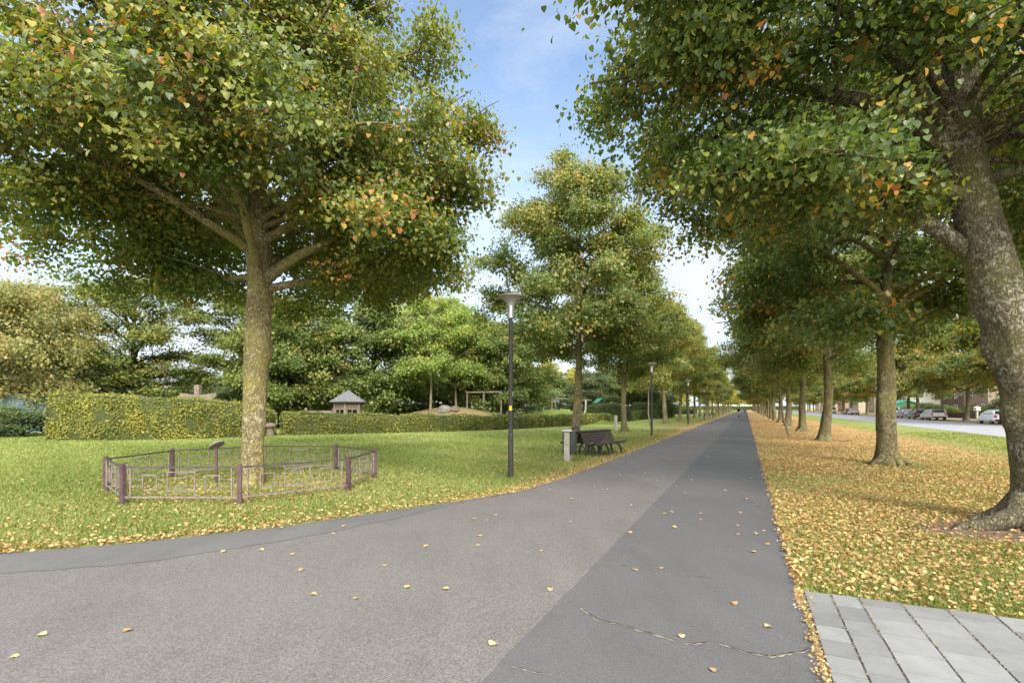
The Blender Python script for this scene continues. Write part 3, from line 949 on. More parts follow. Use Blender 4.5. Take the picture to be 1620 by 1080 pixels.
    for (p0, az_, e0, e1, Lb, rs) in prim:
        bp = branch(p0, az_, e0, e1, Lb, rs, 0)
        cxm, cym = p0[0], p0[1]
        spots.append(bp[5:])
        ns = max(3, int(Lb * sec))
        for k in range(ns):
            q = rd.uniform(0.22, 1.0)
            i = min(int(q * 9), 8)
            s0 = bp[i] + (bp[i + 1] - bp[i]) * (q * 9 - i)
            d = bp[i + 1] - bp[i]
            az2 = math.atan2(d[1], d[0]) + rd.choice((-1, 1)) * rd.uniform(0.45, 1.35)
            e2 = rd.gauss(0.22, 0.36) if not flat else rd.gauss(0.16, 0.28)
            L2 = (0.22 + 0.30 * rd.random()) * Lb * (1.15 - 0.6 * q) + 0.35
            rend = math.hypot(s0[0] + math.cos(az2) * L2 - tp[0, 0], s0[1] + math.sin(az2) * L2 - tp[0, 1])
            while L2 > 0.3 and math.hypot(s0[0] + math.cos(az2) * L2 - cxm, s0[1] + math.sin(az2) * L2 - cym) > 1.0 * float(Renv(min(max(s0[2], cb), H), math.atan2(s0[1] - cym, s0[0] - cxm))): L2 -= 0.1
            if L2 <= 0.3: continue
            b2 = branch(s0, az2, e2, e2 - droop * (1.0 if not flat else 0.2), L2, 0.006 + 0.009 * L2, 1, 5)
            spots.append(b2[1:])
            for kk in range(2):
                i3 = rd.randrange(1, 5)
                b3 = branch(b2[i3], az2 + rd.choice((-1, 1)) * rd.uniform(0.4, 1.2), rd.gauss(0.0, 0.4), -droop, 0.35 + 0.45 * rd.random(), 0.004, 2, 3)
                spots.append(b3[1:])
    sp = np.concatenate(spots)
    idx = r.integers(0, len(sp), clumps)
    cl = sp[idx] + r.normal(0, jit, (clumps, 3))
    # keep the clumps inside an uneven crown outline
    ax = np.interp(cl[:, 2], zz, cx)
    ay = np.interp(cl[:, 2], zz, cy)
    azc = np.arctan2(cl[:, 1] - ay, cl[:, 0] - ax)
    rc = np.hypot(cl[:, 0] - ax, cl[:, 1] - ay)
    if tip is None:
        k = rc < 1.12 * Renv(np.clip(cl[:, 2], cb, H), azc) + 0.25
        cl, rc, azc = cl[k], rc[k], azc[k]
    nc = len(cl)
    # thin out some regions so that the sky and darker depths show through
    g = np.sin(cl[:, 0] * 1.5 + ph[0]) + np.sin(cl[:, 1] * 1.7 + ph[1]) + np.sin(cl[:, 2] * 1.9 + ph[2])
    cnt = np.clip(per * (1.0 + 0.35 * g / 3 * 2) * r.uniform(0.5, 1.5, nc), 6, None).astype(int)
    rep = np.repeat(np.arange(nc), cnt)
    n = len(rep)
    off_ = np.stack([r.normal(0, sig[0], n), r.normal(0, sig[0], n), r.normal(0, sig[1], n)], -1)
    off_[:, 2] -= 0.25 * np.hypot(off_[:, 0], off_[:, 1]) * (0.6 if not flat else 0.1)
    pos = cl[rep] + off_
    outw = np.stack([np.cos(azc[rep]), np.sin(azc[rep]), np.zeros(n)], -1)
    rnd = r.normal(0, 1, (n, 3))
    upw = np.array([0, 0, 1.0])
    if flat:
        nrm = upw * 0.85 + outw * 0.3 + rnd * 0.42
        tan = outw * 0.8 + rnd * 0.8
    else:
        nrm = upw * 0.62 + outw * 0.50 + rnd * 0.52
        tan = outw * 0.4 - upw * 0.75 + rnd * 0.65
    size = leaf * np.clip(np.exp(r.normal(-0.08, 0.30, n)), 0.4, 1.6)
    ct = r.normal(tone[0], tone[1], nc)
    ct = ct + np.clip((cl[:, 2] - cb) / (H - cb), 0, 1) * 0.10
    og = r.random(nc) < orange
    ct[og] = r.uniform(0.80, 0.97, og.sum())
    tn = np.clip(ct[rep] + r.normal(0, 0.09, n), 0, 1)
    ol = r.random(n) < orange * 0.25
    tn[ol] = r.uniform(0.74, 1.0, ol.sum())
    cut = og[rep] & (r.random(n) < 0.5)
    pos, nrm, tan, size, tn = pos[~cut], nrm[~cut], tan[~cut], size[~cut], tn[~cut]
    lm = leaves_mesh('crown', pos, nrm, tan, size, tn, M[mat], shape)
    bmh = tb.mesh('trunk', M[bark])
    return bmh, lm

def plant(proto, name, label, cat, loc, rz=0.0, scale=1.0, group=None, parts=('trunk', 'crown')):
    t = thing(name, label, cat, loc, rz, group, scale)
    for nm, me in zip(parts, proto):
        link_mesh(nm, me, t)
    return t

# the tree inside the low iron railing
oak = grow(101, 14.2, 4.5, 4.8, 0.29, f_wide, lumps=0.65, jit=0.06, clumps=3300, per=80, leaf=0.070, sig=(0.23, 0.15), nprim=34, sides=64, bumps=0.05, flare=0.35, bark='bark_tan', shape='h', orange=0.035, tone=(0.40, 0.14), roots=7,
           trunk=[(0, 0, 0, 0.215), (0.02, 0, 1.0, 0.205), (0.06, 0, 2.2, 0.24), (0.12, 0, 3.2, 0.275), (0.15, 0, 4.3, 0.24), (0.12, 0, 5.2, 0.23), (0.08, 0.05, 6.2, 0.17), (0.1, 0.1, 8.5, 0.12), (0.0, 0, 13.2, 0.02)],
           limbs=[(4.3, 0, 36, 20, 4.8, 0.13), (5.0, 155, 48, 25, 5.0, 0.11), (5.6, 200, 40, 0, 5.2, 0.09), (6.2, 285, 30, -20, 5.0, 0.08), (5.6, 70, 40, 10, 4.8, 0.09), (5.9, 340, 30, -8, 5.2, 0.09), (6.2, 235, 28, -16, 5.0, 0.07), (6.2, 312, 28, -18, 4.8, 0.07),
                  (5.6, 186, 16, -36, 5.4, 0.07), (5.5, 350, 16, -36, 5.4, 0.07), (5.4, 140, 16, -38, 5.2, 0.07), (5.5, 20, 14, -38, 5.4, 0.07), (5.5, 60, 14, -34, 5.0, 0.06), (5.6, 168, 12, -38, 5.2, 0.06), (5.4, 100, 14, -34, 5.0, 0.06), (5.6, 215, 14, -30, 5.2, 0.06), (5.6, 325, 14, -30, 5.2, 0.06)])
plant(oak, 'linden_tree', 'broad green linden with pale tan trunk standing inside the low railing', 'tree', (-5.6, 11.05, 0))

# the big leaning tree at the near right
near = grow(202, 13.0, 4.6, 4.7, 0.40, clumps=2300, per=74, leaf=0.066, sig=(0.22, 0.16), jit=0.06, nprim=30, sides=64, bumps=0.03, foot=[(185, 0.17, 1.25), (250, 0.15, 0.9), (140, 0.14, 0.8), (330, 0.15, 0.9)], flare=0.55, bark='bark_grey', shape='h', orange=0.06, tone=(0.36, 0.16), roots=5, e_lo=10, tip=1, avoid=lambda az, q: 3.5 < az < 5.5 and q < 0.30,
            trunk=[(0.14, 0, 0, 0.34), (0.12, 0, 0.6, 0.285), (0.05, 0, 1.4, 0.29), (-0.13, 0, 2.2, 0.305), (-0.41, 0, 3.1, 0.295), (-0.66, 0, 3.9, 0.265), (-0.90, 0, 4.8, 0.225), (-0.95, 0, 5.3, 0.21), (-0.95, 0.05, 6.0, 0.20), (-1.0, 0.1, 8.5, 0.13), (-0.8, 0, 12.2, 0.02)],
            limbs=[(3.55, 172, 38, 14, 4.3, 0.125), (5.05, 182, 28, -10, 5.4, 0.12), (5.3, 166, 38, -6, 5.5, 0.11), (5.0, 148, 25, -8, 4.6, 0.08), (5.4, 204, 40, 2, 3.8, 0.08),
                   (5.0, 20, 34, -6, 4.2, 0.09), (5.3, 350, 30, -12, 3.6, 0.07), (5.4, 45, 28, -14, 4.0, 0.07), (5.3, 292, 34, -34, 2.3, 0.04), (5.2, 322, 26, -44, 2.0, 0.04), (5.7, 268, 34, -26, 2.2, 0.04), (5.6, 310, 40, -20, 2.6, 0.04), (5.0, 5, 10, -40, 2.0, 0.04), (5.4, 95, 30, -5, 4.6, 0.09), (5.2, 192, 36, 2, 4.6, 0.09)])
plant(near, 'linden_tree', 'thick grey lichen covered linden leaning left beside the paving tiles', 'tree', (7.12, 7.0, 0))

# prototypes for the two avenue rows
row_a = grow(11, 14.3, 4.6, 4.8, 0.235, f_ovate, clumps=2000, per=56, leaf=0.122, nprim=34, bark='bark_row', bumps=0.07, orange=0.03, tone=(0.40, 0.15), sides=22, limbs=[(3.9, 165, 62, 40, 3.2, 0.09), (4.6, 20, 50, 30, 3.5, 0.08)])
row_b = grow(12, 13.2, 4.6, 4.6, 0.24, f_linden, clumps=1750, per=56, leaf=0.122, nprim=32, bark='bark_row', bumps=0.07, orange=0.03, tone=(0.36, 0.15), sides=22, limbs=[(4.3, 10, 55, 30, 3.2, 0.08)])
row_c = grow(13, 12.6, 4.1, 5.2, 0.27, f_linden, clumps=1750, per=56, leaf=0.122, nprim=32, bark='bark_row', bumps=0.07, orange=0.035, tone=(0.31, 0.14), sides=26, foot=[(350, 0.13, 0.95), (200, 0.12, 0.7), (280, 0.12, 0.6), (80, 0.12, 0.6)], limbs=[(3.8, 150, 50, 22, 4.0, 0.11), (4.3, 350, 35, 10, 4.0, 0.10)])
row_d = grow(14, 12.8, 4.1, 5.2, 0.26, f_linden, clumps=1750, per=56, leaf=0.122, nprim=32, bark='bark_row', bumps=0.07, orange=0.03, tone=(0.33, 0.15), sides=22, limbs=[(3.7, 60, 70, 55, 3.0, 0.13)])
row_y = grow(17, 13.0, 4.6, 4.6, 0.24, f_ovate, clumps=1750, per=52, leaf=0.125, nprim=32, bark='bark_row', bumps=0.07, orange=0.03, tone=(0.50, 0.16), sides=16)
young = grow(15, 7.6, 3.6, 1.7, 0.075, f_round, clumps=240, per=34, leaf=0.14, nprim=16, bark='bark_pale', tone=(0.5, 0.15), sides=10, bumps=0.02, flare=0.2)
far_g = grow(16, 12.5, 4.0, 4.6, 0.24, f_linden, clumps=700, per=34, leaf=0.24, nprim=26, sec=1.5, mat='golden', bark='bark_row', tone=(0.4, 0.2), orange=0.0)

ORD = ['first', 'second', 'third', 'fourth', 'fifth', 'sixth', 'seventh', 'eighth', 'ninth', 'tenth', 'eleventh', 'twelfth', 'thirteenth']
rt = random.Random(3)
G_L, G_R = 'lindens in the row left of the path', 'lindens in the row right of the path'
ly_ = [25.5, 35.5, 54.0, 64.8, 75.0, 85.5, 96, 107, 118, 129, 140, 151]
for i, y in enumerate(ly_):
    pr = (row_a, row_b, row_y, row_a, row_y, row_y, row_b, row_y, row_y, row_a, row_y, row_b)[i]
    lab = ('tall pointed linden with forked trunk growing right behind the park bench' if i == 0 else
           'straight linden beside the pale square wooden post' if i == 1 else f'{ORD[i]} linden along the left of the path, counted from the bench')
    plant(pr, 'linden_tree', lab, 'tree', (3.2 + SL * (y - 25.5) + rt.uniform(-.15, .15), y, 0), (0.3, 2.0, 4.1, 1.1, 5.2, 3.0, 0.8, 2.6, 4.9, 1.7, 3.6, 5.8)[i], (1.0, 0.93, 1.02, 0.97, 1.04, 0.95, 1.0, 1.03, 0.96, 1.0, 0.98, 1.02)[i], G_L)
for i in range(14):
    y = 162 + i * 11
    plant((far_g if i in (1, 2, 3, 5) else row_y), 'linden_tree', 'distant linden at the far end of the left row', 'tree', (3.2 + SL * (y - 25.5), y, 0), rt.uniform(0, 6), rt.uniform(0.9, 1.05), 'far lindens closing the left row')
ry_ = [14.85, 25.7, 36.0, 46.5, 57.5, 68, 78.5, 89, 99.5, 110, 121, 132]
for i, y in enumerate(ry_):
    pr = (row_c, row_d)[i % 2]
    lab = ('stout linden with flared roots, next beyond the big leaning one' if i == 0 else 'linden with a narrow forked trunk in the right row before the road' if i == 1
           else f'{ORD[i + 1]} linden along the right of the path, counted from the leaning one')
    plant(pr, 'linden_tree', lab, 'tree', (3.9 + SL * y + rt.uniform(-.2, .2), y, 0), (0.0, 0.0, 4.0, 1.2, 5.1, 2.9, 0.7, 2.4, 4.7, 1.8, 3.5, 5.5)[i], (1.02, 1.0, 0.97, 1.02, 0.98, 1.0, 1.03, 0.96, 1.0, 1.02, 0.97, 1.0)[i], G_R)
for i in range(16):
    y = 143 + i * 11
    plant((row_d if i < 4 else (row_b, far_g)[i % 2]), 'linden_tree', 'distant linden at the far end of the right row', 'tree', (3.9 + SL * y, y, 0), rt.uniform(0, 6), rt.uniform(0.9, 1.05), 'far lindens closing the right row')
plant(young, 'young_tree', 'slim young tree with thin straight trunk between the lindens and the second lamp', 'tree', (12.45, 46, 0), 1.0, 1.0)
lean = plant(young, 'young_tree', 'thin young tree leaning over in the leaves before the right row', 'tree', (16.1, 29.7, 0), 2.0, 0.95)
lean.rotation_euler = (0.0, R(-9), 0)
lean = plant(young, 'young_tree', 'small distant sapling bent far over beside the bicycle path', 'tree', (43.8, 89, 0), 3.0, 0.8)
lean.rotation_euler = (0.0, R(-14), 0)

# trees behind the hedges
horn_a = grow(21, 12.6, 1.5, 5.8, 0.30, f_round, clumps=950, per=44, leaf=0.19, sig=(0.48, 0.15), nprim=44, sec=2.0, mat='hornbeam', bark='bark_dark', flat=1.0, e_lo=12, e_hi=66, tone=(0.50, 0.18), orange=0.02, droop=0.1, sides=12,
              limbs=[(0.9, 160, 35, 20, 4.6, 0.16), (1.0, 20, 40, 25, 4.2, 0.15), (1.1, 250, 48, 40, 4.5, 0.14), (1.0, 310, 45, 30, 4.2, 0.14)])
horn_b = grow(22, 10.8, 1.7, 5.5, 0.38, f_round, clumps=1300, per=52, leaf=0.19, sig=(0.40, 0.24), nprim=44, sec=2.4, mat='hornbeam', bark='bark_dark', e_lo=14, e_hi=68, tone=(0.36, 0.18), orange=0.01, droop=0.12, sides=12,
              limbs=[(1.1, 170, 40, 20, 4.2, 0.17), (1.2, 10, 40, 22, 4.2, 0.16), (1.2, 280, 45, 20, 4.0, 0.15)])
robin = grow(23, 11.5, 3.6, 3.9, 0.13, f_round, clumps=620, per=44, leaf=0.16, sig=(0.34, 0.2), nprim=26, mat='robinia', bark='bark_pale', tone=(0.56, 0.2), droop=0.5, sides=10, bumps=0.02, flare=0.2)
tanw = grow(24, 9.8, 2.5, 4.9, 0.2, f_round, clumps=900, per=46, leaf=0.16, sig=(0.34, 0.3), nprim=34, mat='willow', bark='bark_pale', tone=(0.42, 0.2), droop=0.8, orange=0.04, sides=10)
shrub_t = grow(25, 7.2, 0.8, 5.4, 0.16, f_round, clumps=560, per=42, leaf=0.26, sig=(0.55, 0.2), nprim=30, sec=1.7, mat='shrub', bark='bark_dark', flat=1.0, e_lo=8, e_hi=60, tone=(0.62, 0.18), droop=0.15, sides=8)
dark_t = grow(26, 9.0, 1.4, 4.6, 0.22, f_round, clumps=800, per=46, leaf=0.2, sig=(0.4, 0.2), nprim=30, mat='evergreen', bark='bark_dark', tone=(0.55, 0.2), sides=8)
bush = grow(27, 2.0, 0.2, 1.5, 0.05, f_round, clumps=200, per=36, leaf=0.10, sig=(0.2, 0.15), nprim=22, mat='shrub', bark='bark_dark', tone=(0.45, 0.25), e_lo=25, sides=6, flare=0.1, bumps=0.0)

plant(tanw, 'weeping_tree', 'tan leaved drooping tree above the pale blue building', 'tree', (-33.6, 33.5, 0), 0.5, (1.05, 1.05, 1.02))
plant(tanw, 'weeping_tree', 'tan leaved drooping tree reaching over the end of the tall hedge', 'tree', (-38.6, 40.5, 0), 2.5, 1.15)
plant(horn_a, 'hornbeam_tree', 'open spreading hornbeam with dark forked stem behind the tall hedge', 'tree', (-31.2, 42, 0), 0.0, 1.0)
plant(horn_a, 'hornbeam_tree', 'open hornbeam half hidden by the railed linden trunk', 'tree', (-24.2, 47, 0), 2.2, 0.98)
plant(horn_b, 'hornbeam_tree', 'dense hornbeam with thick low fork beside the wooden playhouse', 'tree', (-18.4, 42, 0), 0.4, 0.97)
plant(horn_b, 'hornbeam_tree', 'broad dark hornbeam standing right behind the wooden playhouse', 'tree', (-12.4, 46, 0), 1.9, 1.05)
plant(horn_b, 'hornbeam_tree', 'dark hornbeam filling the gap behind the two slim robinias', 'tree', (-6.5, 58, 0), 3.3, 1.15)
plant(horn_b, 'hornbeam_tree', 'broad yellow edged hornbeam seen just beyond the near lamp pole', 'tree', (-0.9, 50.5, 0), 4.2, 0.92)
plant(robin, 'robinia_tree', 'bright green robinia with pale stem on the earth mound', 'tree', (-7.05, 44.2, 1.2), 0.0, 0.93)
plant(robin, 'robinia_tree', 'light green robinia just right of its twin on the mound', 'tree', (-5.1, 46.6, 1.6), 2.0, 0.82)
plant(dark_t, 'bushy_tree', 'dark bushy tree between the wooden beam and the railed linden', 'tree', (-22.6, 40.5, 0), 0.0, 0.42)
plant(dark_t, 'bushy_tree', 'dark bushy tree low behind the railed linden trunk', 'tree', (-20.8, 50.0, 0), 1.0, 0.62)
plant(shrub_t, 'layered_tree', 'layered grey green tree behind the round dark shrub', 'tree', (16.8, 82, 0), 0.0, 1.05)
plant(shrub_t, 'layered_tree', 'layered grey green tree behind the tall square hedge', 'tree', (23.8, 88, 0), 2.0, 1.0)
plant(shrub_t, 'layered_tree', 'green layered tree behind the swing frame', 'tree', (5.6, 88, 0), 4.0, 1.1)
for i, (x, y, s, pr) in enumerate([(8.5, 118, 1.0, far_g), (15.5, 125, 0.95, far_g), (24, 135, 0.9, far_g), (33, 140, 0.9, far_g), (41, 150, 0.9, far_g), (50, 160, 0.85, far_g), (2, 112, 0.9, far_g)]):
    plant(pr, 'golden_tree', 'distant golden autumn tree beyond the playground', 'tree', (x, y, 0), i * 1.1, s, 'golden trees beyond the playground')
for i in range(14):
    x = -78 + i * 7.4
    plant((dark_t, row_b)[i % 2], 'background_tree', 'dark green tree in the belt beyond the playground', 'tree', (x + rt.uniform(-2, 2), 72 + rt.uniform(-6, 14), 0), rt.uniform(0, 6), rt.uniform(0.65, 0.95) if i % 2 == 0 else rt.uniform(0.6, 0.75), 'tree belt beyond the playground')
for i, (x, y, s, lab) in enumerate([(-27.4, 30.2, 1.0, 'low dark bush before the pale blue building'), (-31.2, 30.0, 1.15, 'spreading dark bush at the very edge of the lawn'), (-29.2, 28.4, 0.8, 'small dark bush low beside the tall hedge end')]):
    plant(bush, 'dark_bush', lab, 'bush', (x, y, 0), i * 2.0, (s * 1.25, s * 1.25, s * 0.72), None, ('stem', 'crown'))

# trees along the far side of the road
street = grow(31, 10.8, 3.2, 5.3, 0.22, f_linden, clumps=950, per=44, leaf=0.2, nprim=30, bark='bark_row', tone=(0.50, 0.17), orange=0.015, sides=12)
sy = [(68, 'street tree with a pale leaning trunk before the low brick wall'), (87, 'street tree beside the silver estate car'), (91.5, 'street tree with slanting trunk behind the dark hatchbacks'), (112, 'street tree behind the white van'),
      (124, 'street tree before the green shed'), (143, 'street tree beyond the green shed')]
for i, (y, lab) in enumerate(sy):
    plant(street, 'street_tree', lab, 'tree', P(29.3, y), i * 1.3, (1.3, 1.3, 1.35, 1.25, 1.3, 1.3)[i], 'trees on the far side of the road')
for i, (y, lab) in enumerate([(57, 'street tree rising behind the near leaning trunk'), (46, 'street tree just beyond the edge of view past the white hatchback')]):
    plant(street, 'street_tree', lab, 'tree', P(29.3, y), 2.0 + i, 1.25, 'trees on the far side of the road')
for i in range(9):
    plant((street, row_b)[i % 2], 'street_tree', 'distant street tree far along the road', 'tree', P(29.3 + rt.uniform(-1, 1), 158 + 15 * i), i * 0.7, 1.2, 'distant trees along the road')
for i in range(7):
    plant((street, row_y, street)[i % 3], 'garden_tree', 'tree rising behind the houses across the road', 'tree', P(52 + rt.uniform(-3, 6), 60 + 17 * i), i * 1.9, rt.uniform(1.1, 1.35), 'trees behind the houses across the road')
for i in range(12):
    plant((far_g, row_b)[i % 2], 'distant_tree', 'far tree closing the end of the avenue', 'tree', P(-40 + 9 * i + rt.uniform(-2, 2), 345 + rt.uniform(-15, 25)), i * 0.9, rt.uniform(0.9, 1.2), 'trees at the end of the avenue')

# ------------------------------------------------------------------ hedges
M['hedge_core'] = plain('hedge_core', (0.055, 0.065, 0.024), 0.95, 0.05, var=0.5, scale=9, bstr=0.6)
def hedge(label, line, w, dens=260, leaf=0.085, tone=(0.5, 0.18), mat='hedge', seed=1, cat='hedge', round_=0.0):
    """line: (x, y, height) stations; a clipped wall of leaves of width w round a twiggy core"""
    r = np.random.default_rng(seed)
    t = thing('clipped_hedge', label, cat, (line[0][0], line[0][1], 0))
    base = np.array([line[0][0], line[0][1]])
    L = np.array(line, float)
    L[:, :2] -= base
    # core
    fine = []
    for a, b in zip(L[:-1], L[1:]):
        n = max(1, int(np.hypot(*(b - a)[:2]) / 0.5))
        for k in range(n): fine.append(a + (b - a) * k / n)
    fine.append(L[-1])
    F = np.array(fine)
    tg = norm(np.gradient(F[:, :2], axis=0))
    nn = np.stack([tg[:, 1], -tg[:, 0]], -1)
    v, lo, st = [], [], []
    prof = [(-0.5, 0.0), (-0.5, 0.55), (-0.46, 0.93), (-0.3, 0.985), (0.3, 0.985), (0.46, 0.93), (0.5, 0.55), (0.5, 0.0)]
    wi = w - 0.12
    for i in range(len(F)):
        for (p, q) in prof:
            sq = 1.0
            if round_: 
                e = min(i, len(F) - 1 - i) / max(1, (len(F) - 1) / 2)
                sq = math.sqrt(max(0.05, 1 - (1 - e) ** 2)) if round_ else 1
            v.append((F[i, 0] + nn[i, 0] * p * wi * sq, F[i, 1] + nn[i, 1] * p * wi * sq, q * (F[i, 2] - 0.05) * (1 if not round_ else (0.35 + 0.65 * sq))))
    k = len(prof)
    nl = 0
    for i in range(len(F) - 1):
        for j in range(k - 1):
            q = [i * k + j, (i + 1) * k + j, (i + 1) * k + j + 1, i * k + j + 1]
            lo += q; st.append(nl); nl += 4
    for i, rev in ((0, False), (len(F) - 1, True)):
        q = [i * k + j for j in range(k)]
        lo += q[::-1] if rev else q
        st.append(nl); nl += k
    v = np.array(v)
    link_mesh('stems', np_mesh('stems', v, lo, st, M['hedge_core']), t)
    # leaves over the faces
    me = bpy.data.meshes.new('tmp')
    P_, Nn = [], []
    lo = np.array(lo)
    quads = []
    for s, e in zip(st, st[1:] + [nl]):
        q = v[lo[s:e]]
        if len(q) == 4: quads += [(q[0], q[1], q[2]), (q[0], q[2], q[3])]
        else:
            for i in range(1, len(q) - 1): quads.append((q[0], q[i], q[i + 1]))
    Q = np.array(quads)
    cr = np.cross(Q[:, 1] - Q[:, 0], Q[:, 2] - Q[:, 0])
    ar = np.linalg.norm(cr, axis=1) / 2
    n = int(ar.sum() * dens)
    ii = r.choice(len(Q), n, p=ar / ar.sum())
    a, b = r.random(n), r.random(n)
    sw = a + b > 1
    a[sw], b[sw] = 1 - a[sw], 1 - b[sw]
    pos = Q[ii, 0] + a[:, None] * (Q[ii, 1] - Q[ii, 0]) + b[:, None] * (Q[ii, 2] - Q[ii, 0])
    nr = norm(cr[ii])
    mid = F[np.abs(pos[:, None, :2] - F[None, :, :2]).sum(-1).argmin(1)]
    outd = pos - np.column_stack([mid[:, :2], mid[:, 2] * 0.5])
    flip = (nr * outd).sum(1) < 0
    nr[flip] *= -1
    lump = 0.085 * (np.sin(pos[:, 0] * 2.3 + pos[:, 2] * 3.1) + np.sin(pos[:, 1] * 2.9 - pos[:, 2] * 4.3) + np.sin(pos[:, 0] * 5.1 + pos[:, 1] * 4.7))
    pos = pos + nr * (0.03 + lump[:, None] * 0.5 + r.normal(0, 0.035, n)[:, None])
    nrm = nr * 0.55 + np.array([0, 0, 0.5]) + r.normal(0, 0.55, (n, 3))
    tan = nr * 0.5 + r.normal(0, 0.7, (n, 3)) - np.array([0, 0, 0.3])
    cl = np.sin(pos[:, 0] * 1.1 + 2 * np.sin(pos[:, 2] * 2)) + np.sin(pos[:, 1] * 1.7 + pos[:, 2] * 2.2) + np.sin(pos[:, 0] * 3.3)
    tn = np.clip(tone[0] + 0.055 * cl + r.normal(0, tone[1], n), 0, 0.93)
    br = r.random(n) < 0.015
    tn[br] = 1.0
    hole = (np.sin(pos[:, 0] * 3.7 + pos[:, 1] * 2.9) * np.sin(pos[:, 2] * 5.3 + pos[:, 0] * 1.3) > 0.88) & (r.random(n) < 0.6)
    kx = ~hole
    link_mesh('foliage', leaves_mesh('foliage', pos[kx], nrm[kx], tan[kx], leaf * r.uniform(0.6, 1.25, kx.sum()), tn[kx], M[mat], 'q'), t)
    return t
hedge('tall clipped yellow green hedge behind the railed tree, highest at its outer end', [(-23.6, 26.6, 2.42), (-20.8, 26.3, 2.32), (-18.0, 27.2, 2.20), (-15.9, 28.7, 2.05), (-14.6, 30.2, 1.85)], 1.3, 520, 0.085, (0.66, 0.18), seed=3)
hedge('long low clipped hedge running behind the lawn towards the bench', [(-13.9, 31.0, 1.42), (-9.0, 33.6, 1.25), (-1.43, 38.6, 1.08), (5.0, 47.0, 1.0), (10.6, 56.5, 1.0)], 1.0, 460, 0.09, (0.52, 0.17), seed=4)
hedge('dark clipped hedge running on beyond the pale wooden post, taller at its far end', [(14.9, 66, 1.05), (20.5, 78, 1.35), (27.0, 92, 1.85)], 1.2, 220, 0.12, (0.26, 0.15), seed=5)
hedge('tall square light green hedge far behind the slim young tree', [(17.8, 74, 2.5), (23.5, 80, 2.45), (31.0, 100, 2.4)], 1.4, 170, 0.13, (0.46, 0.14), 'shrub', seed=6)
hedge('dense dark rounded hedge block beside the gap in the low hedge', [(9.6, 61.5, 2.0), (11.3, 62.5, 2.25), (12.8, 63.5, 2.2), (14.2, 64.5, 1.9)], 2.2, 200, 0.12, (0.34, 0.15), 'shrub', seed=7)
hedge('dark green hedge behind the wooden playhouse', [(-24, 53, 2.1), (-14, 52.5, 2.0), (-8, 53.5, 2.2)], 1.2, 150, 0.12, (0.40, 0.15), 'shrub', seed=8)
hedge('short cut hedge piece beside the stone pedestal', [(-15.2, 30.6, 1.55), (-14.55, 31.2, 1.5)], 0.9, 380, 0.085, (0.55, 0.18), seed=9)
hedge('low trimmed hedge far ahead on the lawn beyond the left row', [(40, 128, 1.3), (52, 146, 1.3)], 1.5, 120, 0.16, (0.3, 0.15), 'shrub', seed=10)

# ------------------------------------------------------------------ low iron railing round the tree
M['post_paint'] = plain('purple_brown_paint', (0.080, 0.047, 0.052), 0.6, 0.3, var=0.45, scale=8)
M['rail_metal'] = plain('weathered_rail', (0.19, 0.152, 0.142), 0.7, 0.3, var=0.5, scale=14)
M['rail_dark'] = plain('dark_top_rail', (0.066, 0.054, 0.053), 0.6, 0.3, var=0.5, scale=8)
OC, OR = Vector((-5.6, 11.05, 0)), 2.58
fence = thing('iron_railing', 'low eight sided iron railing with square patterns round the tan trunked linden', 'railing', OC)
corner = [Vector((OR * math.cos(R(22.5 + 45 * k)), OR * math.sin(R(22.5 + 45 * k)), 0)) for k in range(8)]
for k in range(8):
    c = corner[k]
    a = R(22.5 + 45 * k)
    mb = MB()
    mb.box((c.x, c.y, 0.335), (0.075, 0.075, 0.69), a, bev=0.008)
    mb.box((c.x, c.y, 0.69), (0.055, 0.055, 0.02), a, bev=0.005)
    mb.build('post', M['post_paint'], fence)
